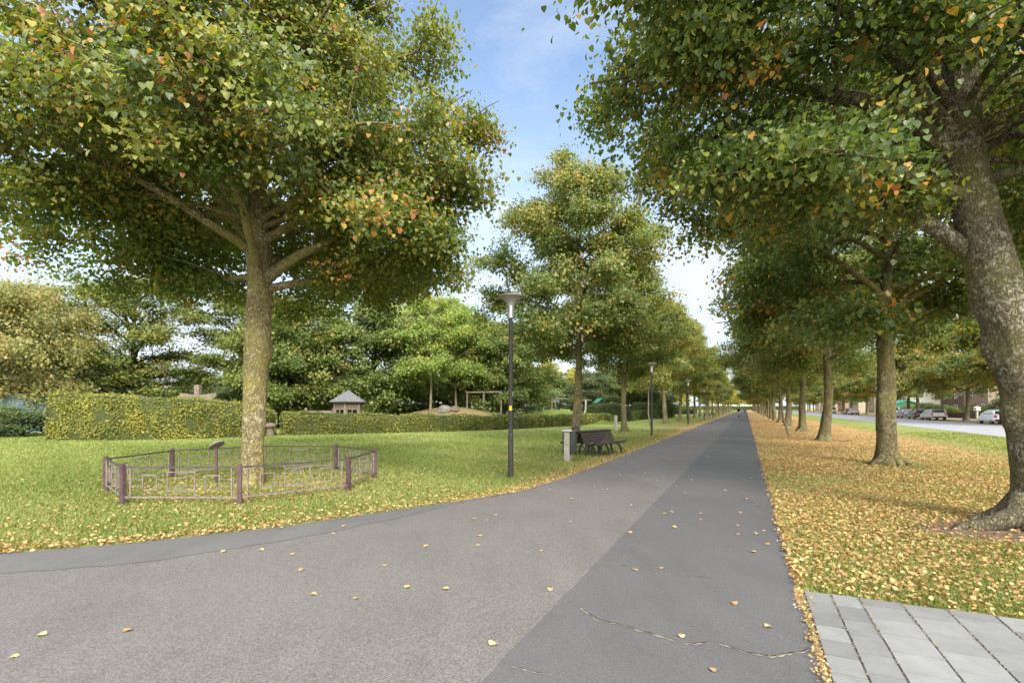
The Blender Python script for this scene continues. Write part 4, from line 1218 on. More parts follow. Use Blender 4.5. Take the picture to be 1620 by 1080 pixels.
for k in range(8):
    A, B = corner[k], corner[(k + 1) % 8]
    d = (B - A).normalized()
    Lh = (B - A).length
    def pt(s, z): return A + d * s + Vector((0, 0, z))
    mb = MB()
    mb.bar(pt(0.05, 0.645), pt(Lh - 0.05, 0.645), 0.034, 0.026)
    mb.build('top_rail', M['rail_dark'], fence)
    mb = MB()
    s0, s1, z0, z1 = 0.13, Lh - 0.13, 0.14, 0.632
    mb.bar(pt(0.04, z0), pt(Lh - 0.04, z0), 0.024, 0.024)
    for s in (s0, s1): mb.bar(pt(s, z0 - 0.01), pt(s, z1), 0.022, 0.022, (1, 0, 0))
    def sq(cs, cz, w, h, b=0.016):
        mb.bar(pt(cs - w / 2, cz - h / 2), pt(cs + w / 2, cz - h / 2), b)
        mb.bar(pt(cs - w / 2, cz + h / 2), pt(cs + w / 2, cz + h / 2), b)
        mb.bar(pt(cs - w / 2, cz - h / 2), pt(cs - w / 2, cz + h / 2), b * 0.92)
        mb.bar(pt(cs + w / 2, cz - h / 2), pt(cs + w / 2, cz + h / 2), b * 0.92)
    cz = (z0 + z1) / 2
    W_ = s1 - s0
    sq(s0 + 0.19 * W_, cz, 0.235, 0.245)
    sq(s0 + 0.50 * W_, cz + 0.02, 0.46, 0.315)
    sq(s0 + 0.81 * W_, cz, 0.235, 0.245)
    sq(s0 + 0.50 * W_, cz - 0.085, 0.20, 0.07, 0.012)
    sq(s0 + 0.50 * W_, cz + 0.115, 0.20, 0.07, 0.012)
    for z in (cz + 0.055, cz - 0.06):
        mb.bar(pt(s0, z), pt(s0 + 0.19 * W_ - 0.118, z), 0.010)
        mb.bar(pt(s0 + 0.19 * W_ + 0.118, z), pt(s0 + 0.5 * W_ - 0.23, z), 0.010)
        mb.bar(pt(s0 + 0.5 * W_ + 0.23, z), pt(s0 + 0.81 * W_ - 0.118, z), 0.010)
        mb.bar(pt(s0 + 0.81 * W_ + 0.118, z), pt(s1, z), 0.010)
    for q in (0.36, 0.64):
        mb.bar(pt(s0 + q * W_, cz + 0.17), pt(s0 + q * W_, z1), 0.010)
        mb.bar(pt(s0 + q * W_ * 1.0, z0), pt(s0 + q * W_, cz - 0.135), 0.010)
    mb.build('panel', M['rail_metal'], fence)
sg = thing('plaque_stand', 'slim purple post with tilted oval plaque inside the railing', 'plaque', (-6.38, 11.05, 0))
mb = MB(); mb.tube([(0, 0, -0.02), (0, 0, 0.80)], 0.028, 12); mb.build('post', M['post_paint'], sg, True)
mb = MB()
mb.lathe([(0.02, -0.018), (0.17, -0.015), (0.178, 0.0), (0.17, 0.012), (0.02, 0.015)], (0, 0, 0), 28, 1.0, 0.72)
pl = mb.build('plaque', plain('plaque_grey', (0.21, 0.18, 0.175), 0.5, 0.4), sg, True)
pl.location = (0.0, 0, 0.85)
pl.rotation_euler = (R(-18), R(-30), 0)

# ------------------------------------------------------------------ street lamps along the path
M['pole'] = plain('dark_pole', (0.028, 0.025, 0.027), 0.5, 0.4, var=0.3, scale=5)
M['steel'] = plain('brushed_steel', (0.50, 0.50, 0.50), 0.35, 0.5, 0.85, var=0.15, scale=10)
M['lid'] = plain('lamp_lid', (0.20, 0.16, 0.125), 0.45, 0.4, 0.3, var=0.25, scale=4)
m, t, o = new_mat('lamp_glass')
p = finish(t, o, (0.42, 0.42, 0.42), 0.25, 0.5)
p.inputs['Transmission Weight'].default_value = 0.35
p.inputs['IOR'].default_value = 1.3
M['lamp_glass'] = m
lamp = None
def lamp_parts(root, sticker=False):
    mb = MB()
    mb.tube([(0, 0, -0.05), (0, 0, 1.0)], 0.064, 20)
    mb.tube([(0, 0, 1.0), (0, 0, 1.04)], [0.064, 0.052], 20)
    mb.tube([(0, 0, 1.04), (0, 0, 3.80)], [0.052, 0.047], 20)
    po = mb.build('pole', M['pole'], root, True)
    mb = MB(); mb.box((0, -0.064, 0.62), (0.075, 0.014, 0.36), bev=0.004); mb.build('access_door', M['pole'], po)
    mb = MB(); mb.lathe([(0.06, 3.76), (0.083, 3.78), (0.083, 4.02), (0.078, 4.06)], sides=24); mb.build('collar', M['steel'], root, True)
    mb = MB(); mb.lathe([(0.080, 4.06), (0.098, 4.11), (0.150, 4.18), (0.215, 4.235), (0.262, 4.262)], sides=32); mb.build('lamp_shade', M['lamp_glass'], root, True)
    mb = MB(); mb.lathe([(0.262, 4.262), (0.298, 4.272), (0.300, 4.285), (0.285, 4.305), (0.18, 4.335), (0.06, 4.35)], sides=36); mb.build('lid', M['lid'], root, True)
ls = [12.15, 30.5, 49.7, 68.7, 87, 106, 125, 144, 163]
first = None
for i, y in enumerate(ls):
    x = -5.62 + SL * y if i else -0.03
    lab = ('nearest lamp post, dark pole with steel collar and small yellow sticker' if i == 0 else 'second lamp post, standing beyond the park bench' if i == 1 else f'{ORD[i]} lamp post in the line along the left path edge')
    lp = thing('street_lamp', lab, 'street lamp', (x, y, 0), 0.3 * i, 'lamp posts along the left path edge')
    if first is None:
        lamp_parts(lp); first = lp
        mb = MB()
        for k in range(8):
            a0, a1 = R(-140 + 10 * k), R(-130 + 10 * k)
            q = [mb.bm.verts.new((0.0535 * math.cos(a), 0.0535 * math.sin(a), z)) for a, z in ((a0, 1.59), (a1, 1.59), (a1, 1.70), (a0, 1.70))]
            mb.bm.faces.new(q)
        mb.build('sticker', plain('yellow_sticker', (0.62, 0.45, 0.05), 0.5), lp)
        mb = MB(); mb.box((0.046, 0.02, 1.98), (0.02, 0.05, 0.12), bev=0.003); mb.build('tag', plain('white_tag', (0.6, 0.6, 0.58), 0.5), lp)
    else:
        for ch in list(first.children):
            if ch.name.split('.')[0] in ('sticker', 'tag'): continue
            c = ch.copy(); COL.objects.link(c); c.parent = lp
            for g in ch.children:
                e = g.copy(); COL.objects.link(e); e.parent = c

# ------------------------------------------------------------------ double sided bench, litter bin, wooden post, stone pedestal
M['bench_wood'] = plain('bench_slats', (0.055, 0.044, 0.038), 0.6, 0.35, var=0.5, scale=9)
M['bench_iron'] = plain('bench_iron', (0.030, 0.036, 0.034), 0.55, 0.4, var=0.35)
bench = thing('park_bench', 'dark slatted park bench with seats on both sides, beside the path', 'bench', (2.95, 18.45, 0), PA - R(14.5))
# local x points across to the path, y along the path
BL = 2.15
for side in (1, -1):
    mb = MB()
    for k, (x, z) in enumerate([(0.30, 0.405), (0.42, 0.412), (0.54, 0.425), (0.66, 0.445)]):
        mb.box((side * x, 0, z), (0.095, BL, 0.042), ry=-side * 0.10 * k * 0.6, bev=0.008)
    mb.box((side * 0.715, 0, 0.425), (0.035, BL, 0.085), bev=0.008)
    mb.build('seat', M['bench_wood'], bench)
    mb = MB()
    for k in range(5):
        q = k / 4
        mb.box((side * (0.225 - 0.135 * q), 0, 0.475 + 0.345 * q), (0.038, BL, 0.078), ry=-side * R(21), bev=0.008)
    mb.build('backrest', M['bench_wood'], bench)
for yy in (-0.92, 0.0, 0.92):
    mb = MB()
    for side in (1, -1):
        pts = [(0.64, 0.0), (0.60, 0.18), (0.50, 0.33), (0.40, 0.375), (0.28, 0.38)]
        mb.tube([(side * a, yy, b - (0.02 if i == 0 else 0)) for i, (a, b) in enumerate(pts)], [0.046, 0.040, 0.037, 0.034, 0.03], 8)
        mb.tube([(side * 0.66, yy, 0.402), (side * 0.28, yy, 0.36)], 0.02, 8)
        mb.tube([(side * 0.26, yy, -0.02), (side * 0.20, yy, 0.22), (side * 0.245, yy, 0.38), (side * 0.16, yy, 0.56), (side * 0.065, yy, 0.80)], [0.046, 0.040, 0.036, 0.032, 0.026], 8)
    mb.tube([(-0.20, yy, 0.22), (-0.1, yy, 0.33), (0.1, yy, 0.33), (0.20, yy, 0.22)], 0.022, 8)
    mb.build('leg', M['bench_iron'], bench, True)
mb = MB(); mb.box((0.05, 0, 0.83), (0.16, BL, 0.03), bev=0.01); mb.build('top_slat', M['bench_wood'], bench)

bn = thing('litter_bin', 'square litter bin with dark sides and pale wooden posts beside the bench', 'litter bin', (1.78, 15.95, 0), PA + 0.15)
M['bin_green'] = plain('bin_dark_green', (0.050, 0.056, 0.050), 0.55, 0.4, var=0.3)
M['pale_wood'] = plain('pale_wood', (0.42, 0.385, 0.315), 0.8, 0.2, var=0.3, scale=5)
mb = MB(); mb.box((0.02, 0.0, 0.56), (0.40, 0.34, 0.66), bev=0.02); bd = mb.build('body', M['bin_green'], bn, True)
for (x, y, w) in ((-0.035, -0.215, 0.17), (-0.035, 0.215, 0.17)):
    mb = MB(); mb.box((x, y, 0.44), (w, 0.075, 0.92), bev=0.008); mb.build('post', M['pale_wood'], bn)
mb = MB()
mb.box((-0.03, 0.0, 0.945), (0.34, 0.50, 0.07), bev=0.02)
mb.build('lid', M['steel'], bn, True)
mb = MB()
mb.tube([(0.10, -0.14, 0.98), (0.16, -0.14, 1.04), (0.24, -0.14, 1.05), (0.30, -0.14, 0.985)], 0.018, 8)
mb.tube([(0.10, 0.14, 0.98), (0.16, 0.14, 1.04), (0.24, 0.14, 1.05), (0.30, 0.14, 0.985)], 0.018, 8)
mb.prism([(0.08, 0.985), (0.19, 1.052), (0.33, 0.985), (0.32, 0.968), (0.19, 1.03), (0.09, 0.968)], 0.30, 'y')
mb.build('hood', M['bench_iron'], bn, True)
mb = MB()
for x, z in ((0.226, 0.78), (0.226, 0.66)):
    mb.tube([(x - 0.012, 0.06, z), (x + 0.004, 0.06, z)], 0.026, 12)
mb.build('lock', M['steel'], bn, True)

wp = MB()
wp.box((0, 0, 0.53), (0.19, 0.19, 1.12), 0.3, bev=0.012)
wp.box((0, 0, 1.10), (0.15, 0.15, 0.03), 0.3, bev=0.01)
tag(wp.build('bollard_post', M['pale_wood'], None, loc=(7.55, 37.3, 0)), 'pale square wooden post on the grass before the dark hedge gap', 'post')
ped = thing('stone_pedestal', 'small mushroom shaped brown stone pedestal in the hedge gap', 'pedestal', (-14.15, 29.9, 0))
M['brown_stone'] = plain('brown_stone', (0.17, 0.125, 0.10), 0.9, 0.2, var=0.35, scale=7)
mb = MB(); mb.lathe([(0.25, -0.02), (0.27, 0.08), (0.22, 0.28), (0.19, 0.44), (0.2, 0.5)], sides=18); mb.build('base', M['brown_stone'], ped, True)
mb = MB(); mb.lathe([(0.20, 0.50), (0.33, 0.54), (0.36, 0.62), (0.30, 0.72), (0.12, 0.78)], sides=18); mb.build('cap', M['brown_stone'], ped, True)

# ------------------------------------------------------------------ the playground
M['play_wood'] = plain('grey_play_wood', (0.165, 0.138, 0.108), 0.85, 0.2, var=0.4, scale=4)
M['play_tan'] = plain('tan_boards', (0.125, 0.09, 0.064), 0.85, 0.2, var=0.3, scale=5)
M['slate'] = plain('roof_slate', (0.115, 0.115, 0.122), 0.75, 0.3, var=0.35, scale=6)
M['dark'] = plain('dark_inside', (0.016, 0.014, 0.013), 0.9)
ph = thing('playhouse', 'small hexagonal wooden playhouse with slate roof behind the low hedge', 'playhouse', (-11.9, 37.2, 0), R(6))
HR = 0.98
hx = [Vector((HR * math.cos(R(-90 + 60 * k)), HR * math.sin(R(-90 + 60 * k)), 0)) for k in range(6)]
for k in range(6):
    mb = MB(); mb.box((hx[k].x, hx[k].y, 1.03), (0.13, 0.13, 2.1), R(60 * k), bev=0.01); mb.build('post', M['play_wood'], ph)
for k in range(6):
    A, B = hx[k], hx[(k + 1) % 6]
    d = (B - A).normalized()
    nn = Vector((d.y, -d.x, 0))
    L_ = (B - A).length
    rz = math.atan2(d.y, d.x)
    c = (A + B) / 2
    mb = MB()
    for j in range(5):
        s = (j + 0.5) / 5 * (L_ - 0.14) - (L_ - 0.14) / 2
        q = c + d * s
        mb.box((q.x, q.y, 0.40), (0.155, 0.03, 0.80), rz)
    wl = mb.build('wall', M['play_tan'], ph)
    mb = MB()
    for j in range(5):
        s = (j + 0.5) / 5 * (L_ - 0.14) - (L_ - 0.14) / 2
        q = c + d * s
        mb.box((q.x, q.y, 1.83), (0.155, 0.03, 0.5), rz)
    mb.build('upper_wall', M['play_tan'], ph)
    mb = MB()
    for z in (0.83, 1.56): mb.box((c.x, c.y, z), (L_ - 0.13, 0.07, 0.07), rz)
    mb.box((c.x, c.y, 1.195), (0.07, 0.06, 0.66), rz)
    for s in (-1, 1):
        q = c + d * s * (L_ / 2 - 0.11)
        mb.box((q.x, q.y, 1.195), (0.06, 0.05, 0.66), rz)
    mb.build('window_frame', M['play_wood'], wl)
mb = MB()
mb.lathe([(1.36, 2.07), (1.36, 2.12), (0.70, 2.52), (0.05, 2.93)], sides=6, a0=R(-90))
mb.build('roof', M['slate'], ph)
mb = MB(); mb.lathe([(0.75, -0.02), (0.78, 0.1), (0.6, 0.12)], sides=6, a0=R(-90)); mb.build('floor', M['dark'], ph)

wf = thing('wooden_fence', 'low weathered plank fence beside the playhouse', 'fence', (-13.9, 37.0, 0))
mb = MB()
for k in range(3): mb.box((0.0, 0, 0.95 + 0.21 * k), (1.9, 0.05, 0.17), 0.1)
mb.build('plank', M['play_wood'], wf)
for x in (-0.95, 0.95):
    mb = MB(); mb.box((x, x * 0.1, 0.8), (0.16, 0.16, 1.7), 0.1, bev=0.03); mb.build('post', M['play_wood'], wf)

# carved beam on a post, above the tall hedge
bt = thing('carved_beam', 'weathered wooden beam with upturned ends on a post, above the tall hedge', 'playground beam', (-21.6, 35.2, 0))
mb = MB()
mb.prism([(-1.25, 2.48), (-1.0, 2.20), (1.0, 2.22), (1.28, 2.40), (1.38, 2.72), (1.15, 2.64), (0.4, 2.56), (-0.4, 2.56), (-1.0, 2.66)], 0.3, 'y')
mb.build('beam', M['play_wood'], bt)
mb = MB(); mb.box((0.0, 0, 1.55), (0.36, 0.36, 3.35), bev=0.04); mb.build('post', M['play_wood'], bt)

# swing frame and climbing poles at the far end of the playground
sw = thing('swing_frame', 'wooden swing frame with crossbeam behind the grassy mound', 'swing frame', (7.6, 75.5, 0), 0.1)
mb = MB(); mb.tube([(-3.2, 0, 3.0), (5.2, 0, 3.0)], 0.10, 8); mb.build('crossbeam', M['play_wood'], sw, True)
for x in (-3.0, -1.2, 1.2, 3.0, 5.0):
    mb = MB(); mb.tube([(x - 0.15, 0.5, -0.05), (x + 0.05, 0.15, 1.6), (x, 0, 3.15)], [0.13, 0.11, 0.09], 8); mb.build('post', M['play_wood'], sw, True)
for x in (-2.1, 2.1):
    mb = MB()
    for s in (-0.22, 0.22): mb.tube([(x + s, 0, 2.95), (x + s, 0, 0.55)], 0.012, 5)
    mb.box((x, 0, 0.53), (0.5, 0.2, 0.04))
    mb.build('swing', M['dark'], sw)
for i, (x, y, h) in enumerate([(-0.8, 66, 2.6), (1.4, 68, 3.3), (4.2, 70, 3.0), (5.5, 71, 3.0)]):
    mb = MB()
    mb.tube([(0, 0, -0.05), (0.04, 0, h * 0.5), (0.0, 0.02, h)], [0.13, 0.115, 0.10], 8)
    mb.tube([(0, 0.02, h), (0, 0.02, h + 0.05)], [0.10, 0.05], 8)
    ob = mb.build('climbing_pole', M['play_wood'], None, True, (x, y, 0))
    tag(ob, ['shortest upright wooden pole, nearest the lamp', 'tall upright wooden pole before the golden trees', 'left pole of the close pair beside the swing frame', 'right pole of the close pair beside the swing frame'][i], 'pole', 'upright poles in the playground')
# low play rail on the mound
rl_ = thing('play_rail', 'low wooden rail frame on the earth mound beside the robinias', 'play frame', (-2.6, 46.5, 1.3))
mb = MB(); mb.tube([(-1.6, 0, 1.75), (1.7, 0, 1.80)], 0.07, 8); mb.build('rail', M['play_wood'], rl_, True)
for x in (-1.5, 0.0, 1.6):
    mb = MB(); mb.tube([(x, 0, -0.4), (x + 0.03, 0, 1.85)], 0.075, 8); mb.build('post', M['play_wood'], rl_, True)
spn = thing('spring_rider', 'pale wooden three legged play post on the grassy mound', 'play post', (9.2, 64, 0.0))
mb = MB(); mb.tube([(0, 0, 0.2), (0.02, 0, 2.6)], 0.11, 8); mb.build('post', M['pale_wood'], spn, True)
mb = MB(); mb.tube([(-0.75, 0, 2.55), (0.75, 0, 2.65)], 0.07, 8); mb.build('crossbar', M['play_wood'], spn, True)
for k in range(3):
    a = R(90 + 120 * k)
    mb = MB(); mb.tube([(0.62 * math.cos(a), 0.62 * math.sin(a), -0.03), (0.0, 0, 1.5)], 0.06, 8); mb.build('leg', M['pale_wood'], spn, True)
sl = thing('slide_tower', 'wooden slide tower with a sloping green roof behind the dark hedge block', 'slide tower', (11.4, 67, 0), 0.4, None, 0.78)
for x in (-0.55, 0.55):
    for y in (-0.55, 0.55):
        mb = MB(); mb.box((x, y, 1.6), (0.11, 0.11, 3.25)); mb.build('post', M['play_wood'], sl)
mb = MB(); mb.box((0, 0, 1.4), (1.3, 1.3, 0.1)); mb.build('deck', M['play_wood'], sl)
mb = MB(); mb.box((-0.3, 0, 3.35), (1.2, 1.5, 0.06), ry=R(-38)); mb.box((0.45, 0, 3.5), (0.6, 1.5, 0.06), ry=R(38)); mb.build('roof', plain('green_panel', (0.05, 0.20, 0.12), 0.5, 0.4), sl)
mb = MB(); mb.prism([(0.65, 1.35), (0.8, 1.45), (2.6, 0.25), (3.1, 0.2), (3.1, 0.1), (2.5, 0.12)], 0.5, 'y'); mb.build('chute', M['steel'], sl)
def boulder(name, label, loc, s, seed, mat):
    r = random.Random(seed)
    bm = bmesh.new()
    bmesh.ops.create_icosphere(bm, subdivisions=3, radius=1)
    ph_ = [r.random() * 6 for _ in range(6)]
    for q in bm.verts:
        c = q.co
        f = 1 + 0.14 * math.sin(3 * c.x + ph_[0]) + 0.13 * math.sin(4 * c.y + ph_[1]) + 0.1 * math.sin(5 * c.z + ph_[2] + 2 * c.x)
        q.co = Vector((c.x * f * s[0], c.y * f * s[1], max(-0.1, c.z * f * s[2])))
    me = bpy.data.meshes.new(name)
    bm.to_mesh(me); bm.free()
    me.materials.append(mat)
    return tag(link_mesh(name, me, None, loc), label, 'boulder', 'boulders in the playground')
M['rock'] = plain('grey_rock', (0.19, 0.18, 0.16), 0.9, 0.2, var=0.3, scale=2, bstr=0.5)
boulder('boulder', 'grey boulder on the mound right of the robinia stem', (-6.0, 44.9, 1.38), (0.75, 0.6, 0.5), 1, M['rock'])
boulder('boulder', 'browner boulder lying next to the grey one on the mound', (-5.3, 45.3, 1.42), (0.65, 0.6, 0.45), 2, M['brown_stone'])
boulder('boulder', 'grey boulder on the grass between the lamp and the poles', (1.0, 62, 0.7), (0.9, 0.7, 0.7), 3, M['rock'])

# ------------------------------------------------------------------ buildings
M['blue_wall'] = plain('pale_blue_plaster', (0.36, 0.50, 0.60), 0.85, 0.2, var=0.10, scale=1.5)
M['white_wall'] = plain('white_plaster', (0.72, 0.71, 0.68), 0.85, 0.2, var=0.06, scale=1.0)
M['concrete'] = plain('concrete_cap', (0.30, 0.29, 0.29), 0.85, 0.2)
m, t, o = new_mat('window_glass')
finish(t, o, (0.035, 0.045, 0.055), 0.08, 0.6)
M['glass'] = m
def brick_mat(name, c1, c2, mortar, sc=4.0):
    m, t, o = new_mat(name)
    co = objco(t)
    br = N(t, 'ShaderNodeTexBrick', {'Scale': sc, 'Mortar Size': 0.012, 'Color1': c1 + (1,), 'Color2': c2 + (1,), 'Mortar': mortar + (1,)})
    mpn = N(t, 'ShaderNodeMapping', {'Rotation': (R(90), 0, 0)})
    t.links.new(co, mpn.inputs['Vector'])
    t.links.new(mpn.outputs[0], br.inputs['Vector'])
    f = noise(t, co, 1.2, 5, 0.6)
    col = mixc(t, br.outputs['Color'], ramp(t, [(0.3, 0.8), (0.7, 1.15)], f), 1.0, 'MULTIPLY')
    finish(t, o, col, 0.9, 0.2)
    return m
M['brick_tan'] = brick_mat('tan_brick', (0.36, 0.26, 0.18), (0.30, 0.21, 0.15), (0.4, 0.36, 0.3))
M['brick_dark'] = brick_mat('dark_brick', (0.13, 0.085, 0.065), (0.17, 0.11, 0.08), (0.2, 0.18, 0.16))
M['brick_red'] = brick_mat('red_brick', (0.36, 0.15, 0.09), (0.30, 0.12, 0.07), (0.36, 0.3, 0.26))
M['tiles'] = plain('roof_tiles', (0.17, 0.085, 0.06), 0.85, 0.2, var=0.3, scale=3)
M['tiles_red'] = plain('orange_tiles', (0.42, 0.18, 0.09), 0.85, 0.2, var=0.25, scale=3)
def house(label, loc, rz, w, d, h, wall, roof=None, rh=0.0, wins=(), name='house', group=None, cat='house', flat_cap=True):
    """local x along the front, front faces -y; wins: (x, z, width, height) on the front"""
    hs = thing(name, label, cat, loc, rz, group)
    mb = MB(); mb.box((0, d / 2, h / 2 - 0.05), (w, d, h + 0.1)); wl = mb.build('wall', wall, hs)
    mb = MB()
    if roof and rh:
        mb.prism([(-0.35, h - 0.05), (d / 2, h + rh), (d + 0.35, h - 0.05), (d + 0.35, h + 0.1), (d / 2, h + rh + 0.18), (-0.35, h + 0.1)], w + 0.6, 'x')
        rf = mb.build('roof', roof, hs)
        mb = MB(); mb.prism([(0, h - 0.02), (d / 2, h + rh - 0.02), (d, h - 0.02)], w - 0.02, 'x'); mb.build('gable', wall, hs)
        mb = MB(); mb.box((w * 0.25, d / 2, h + rh + 0.35), (0.7, 0.55, 1.1)); mb.build('chimney', M['brick_dark'], rf)
    else:
        mb.box((0, d / 2, h + 0.12), (w + 0.3, d + 0.3, 0.28)); mb.build('roof', M['concrete'], hs)
    for (x, z, ww, hh) in wins:
        mb = MB()
        for s in (-1, 1):
            mb.box((x + s * (ww / 2 - 0.04), -0.03, z), (0.08, 0.1, hh))
            mb.box((x, -0.03, z + s * (hh / 2 - 0.04)), (ww - 0.16, 0.1, 0.08))
        mb.box((x, -0.03, z), (0.06, 0.09, hh - 0.16))
        f = mb.build('window', M['white_wall'], hs)
        mb = MB(); mb.box((x, -0.012, z), (ww - 0.16, 0.03, hh - 0.16)); mb.build('pane', M['glass'], f)
        mb = MB(); mb.box((x, -0.07, z - hh / 2 - 0.05), (ww + 0.12, 0.2, 0.07)); mb.build('sill', M['concrete'], f)
    return hs
RD = PA + math.pi / 2        # fronts that face the road look towards -across
def road_house(label, off, y, *a, **k):
    x, yy, z = P(off, y)
    return house(label, (x, yy, 0), PA - math.pi / 2, *a, **k)
house('low pale blue building with grey roof edge behind the dark bushes', (-33.5, 34.3, 0), 0.10, 11.0, 5.0, 2.35, M['blue_wall'], name='garden_building', cat='building', wins=[(-2.6, 1.35, 1.0, 1.0)])
house('orange brick house seen low through the hornbeam branches', (-43, 78, 0), 0.1, 11, 8, 3.4, M['brick_red'], M['tiles_red'], 2.6, [(-3, 1.6, 1.4, 1.3), (2.5, 1.6, 1.4, 1.3)])
house('pale plastered house behind the hedges by the playhouse', (-27, 82, 0), 0.0, 14, 8, 4.0, M['white_wall'], M['tiles'], 2.2, [(-4, 1.7, 1.5, 1.4), (0, 1.7, 1.5, 1.4), (4, 1.7, 1.5, 1.4)])
house('light house glimpsed between the hornbeams beyond the playground', (-9, 90, 0), 0.0, 13, 8, 4.2, M['white_wall'], M['tiles'], 2.6, [(-4, 1.7, 1.5, 1.4), (1, 1.7, 1.5, 1.4)])
road_house('tan brick house behind garden shrubs, partly hidden by the near leaning trunk', 43, 96, 11, 9, 6.3, M['brick_tan'], wins=[(3.6, 1.5, 1.1, 1.9), (-2.0, 4.6, 1.4, 1.3)])
road_house('dark brown brick house next beyond the tan brick one', 44, 110, 13, 9, 5.6, M['brick_dark'], M['tiles'], 2.4, [(-3, 1.6, 1.8, 1.4), (3, 1.6, 1.8, 1.4), (-3, 4.2, 1.4, 1.2), (3, 4.2, 1.4, 1.2)])
road_house('tall white flat roofed house behind the parked cars', 42, 142, 18, 10, 8.0, M['white_wall'], wins=[(-5, 2.0, 2.6, 2.0), (3, 2.0, 2.0, 2.0), (-5, 5.4, 2.2, 1.6), (2, 5.4, 2.2, 1.6)])
road_house('brick house with dark tiled roof beyond the white house', 43, 178, 14, 9, 5.6, M['brick_tan'], M['tiles'], 3.6, [(-4, 1.7, 1.8, 1.5), (3, 1.7, 1.8, 1.5), (-4, 4.3, 1.4, 1.2), (3, 4.3, 1.4, 1.2)])
for i in range(5):
    road_house('distant brick row house with tiled roof along the road', 43, 205 + 26 * i, 20, 9, 5.6, M['brick_red'] if i % 2 else M['brick_tan'], M['tiles'], 3.8, [(-6, 1.7, 1.8, 1.5), (0, 1.7, 1.8, 1.5), (6, 1.7, 1.8, 1.5), (-5, 4.3, 1.4, 1.2), (4, 4.3, 1.4, 1.2)], group='distant row houses along the road')
road_house('low green shed with rounded roof behind the road', 36, 128, 9, 5, 2.4, plain('green_shed', (0.03, 0.22, 0.16), 0.6), plain('green_shed_roof', (0.05, 0.30, 0.22), 0.5), 1.0, [(-2.5, 1.2, 1.0, 0.9)], name='garden_shed', cat='shed')
gw = MB()
gw.bar(P(35.6, 68, 0.36), P(35.6, 104, 0.36), 0.28, 0.82)
gw.bar(P(35.6, 68, 0.80), P(35.6, 104, 0.80), 0.36, 0.07)
tag(gw.build('garden_wall', M['brick_dark']), 'low dark brick garden wall behind the roadside grass', 'wall')
for i, (off, y, s, mat_, lab) in enumerate([(38.5, 76, 0.9, 0, 'dark green shrub right behind the low brick wall'), (38.2, 82, 0.8, 1, 'yellow green shrub behind the low brick wall'), (38.8, 88, 1.0, 0, 'broad dark shrub behind the wall by the street tree'),
                                           (38.5, 95, 0.9, 1, 'light shrub behind the wall near the silver car'), (38, 102, 1.1, 0, 'dark shrub at the far end of the brick wall'), (39.5, 79, 1.5, 0, 'tallest dark shrub before the tan brick house')]):
    pass
gold_bush = (bush[0], bush[1].copy())
gold_bush[1].materials.clear(); gold_bush[1].materials.append(M['robinia'])
for i, (off, y, s, gb, lab) in enumerate([(38.5, 76, 0.9, 0, 'dark green shrub right behind the low brick wall'), (38.2, 81.5, 0.8, 1, 'yellow green shrub behind the low brick wall'), (38.8, 88, 1.0, 0, 'broad dark shrub behind the wall by the street tree'),
                                          (38.5, 95, 0.9, 1, 'light shrub behind the wall near the silver car'), (38, 102, 1.1, 0, 'dark shrub at the far end of the brick wall'), (39.9, 79, 1.6, 0, 'tallest dark shrub before the tan brick house'),
                                          (38.6, 112, 1.3, 0, 'dark shrub in the garden beyond the brick wall'), (38.0, 120, 1.2, 1, 'pale shrub in the garden before the white house')]):
    plant(gold_bush if gb else bush, 'garden_shrub', lab, 'shrub', P(off, y), i * 1.3, s, None, ('stem', 'crown'))
sb = thing('letter_box', 'white square letter box lantern on a pale post beside the garden wall', 'lantern', P(33.6, 74.5), 0, None, 0.72)
mb = MB(); mb.box((0, 0, 0.85), (0.3, 0.3, 1.75), bev=0.02); mb.build('post', M['pale_wood'], sb)
mb = MB(); mb.box((0, 0, 2.05), (0.75, 0.75, 0.62), bev=0.03); mb.lathe([(0.62, 2.37), (0.60, 2.42), (0.1, 2.6)], sides=4, a0=R(45)); mb.build('box', M['white_wall'], sb)
sp_ = thing('street_lamp', 'tall dark lamp post beside the road before the white house', 'street lamp', P(27.2, 107))
mb = MB(); mb.tube([(0, 0, -0.05), (0, 0, 5.6)], [0.09, 0.06], 10); mb.build('pole', M['pole'], sp_, True)
mb = MB(); mb.lathe([(0.06, 5.55), (0.3, 5.8), (0.32, 5.86), (0.05, 5.95)], sides=16); mb.build('lamp_shade', M['lamp_glass'], sp_, True)

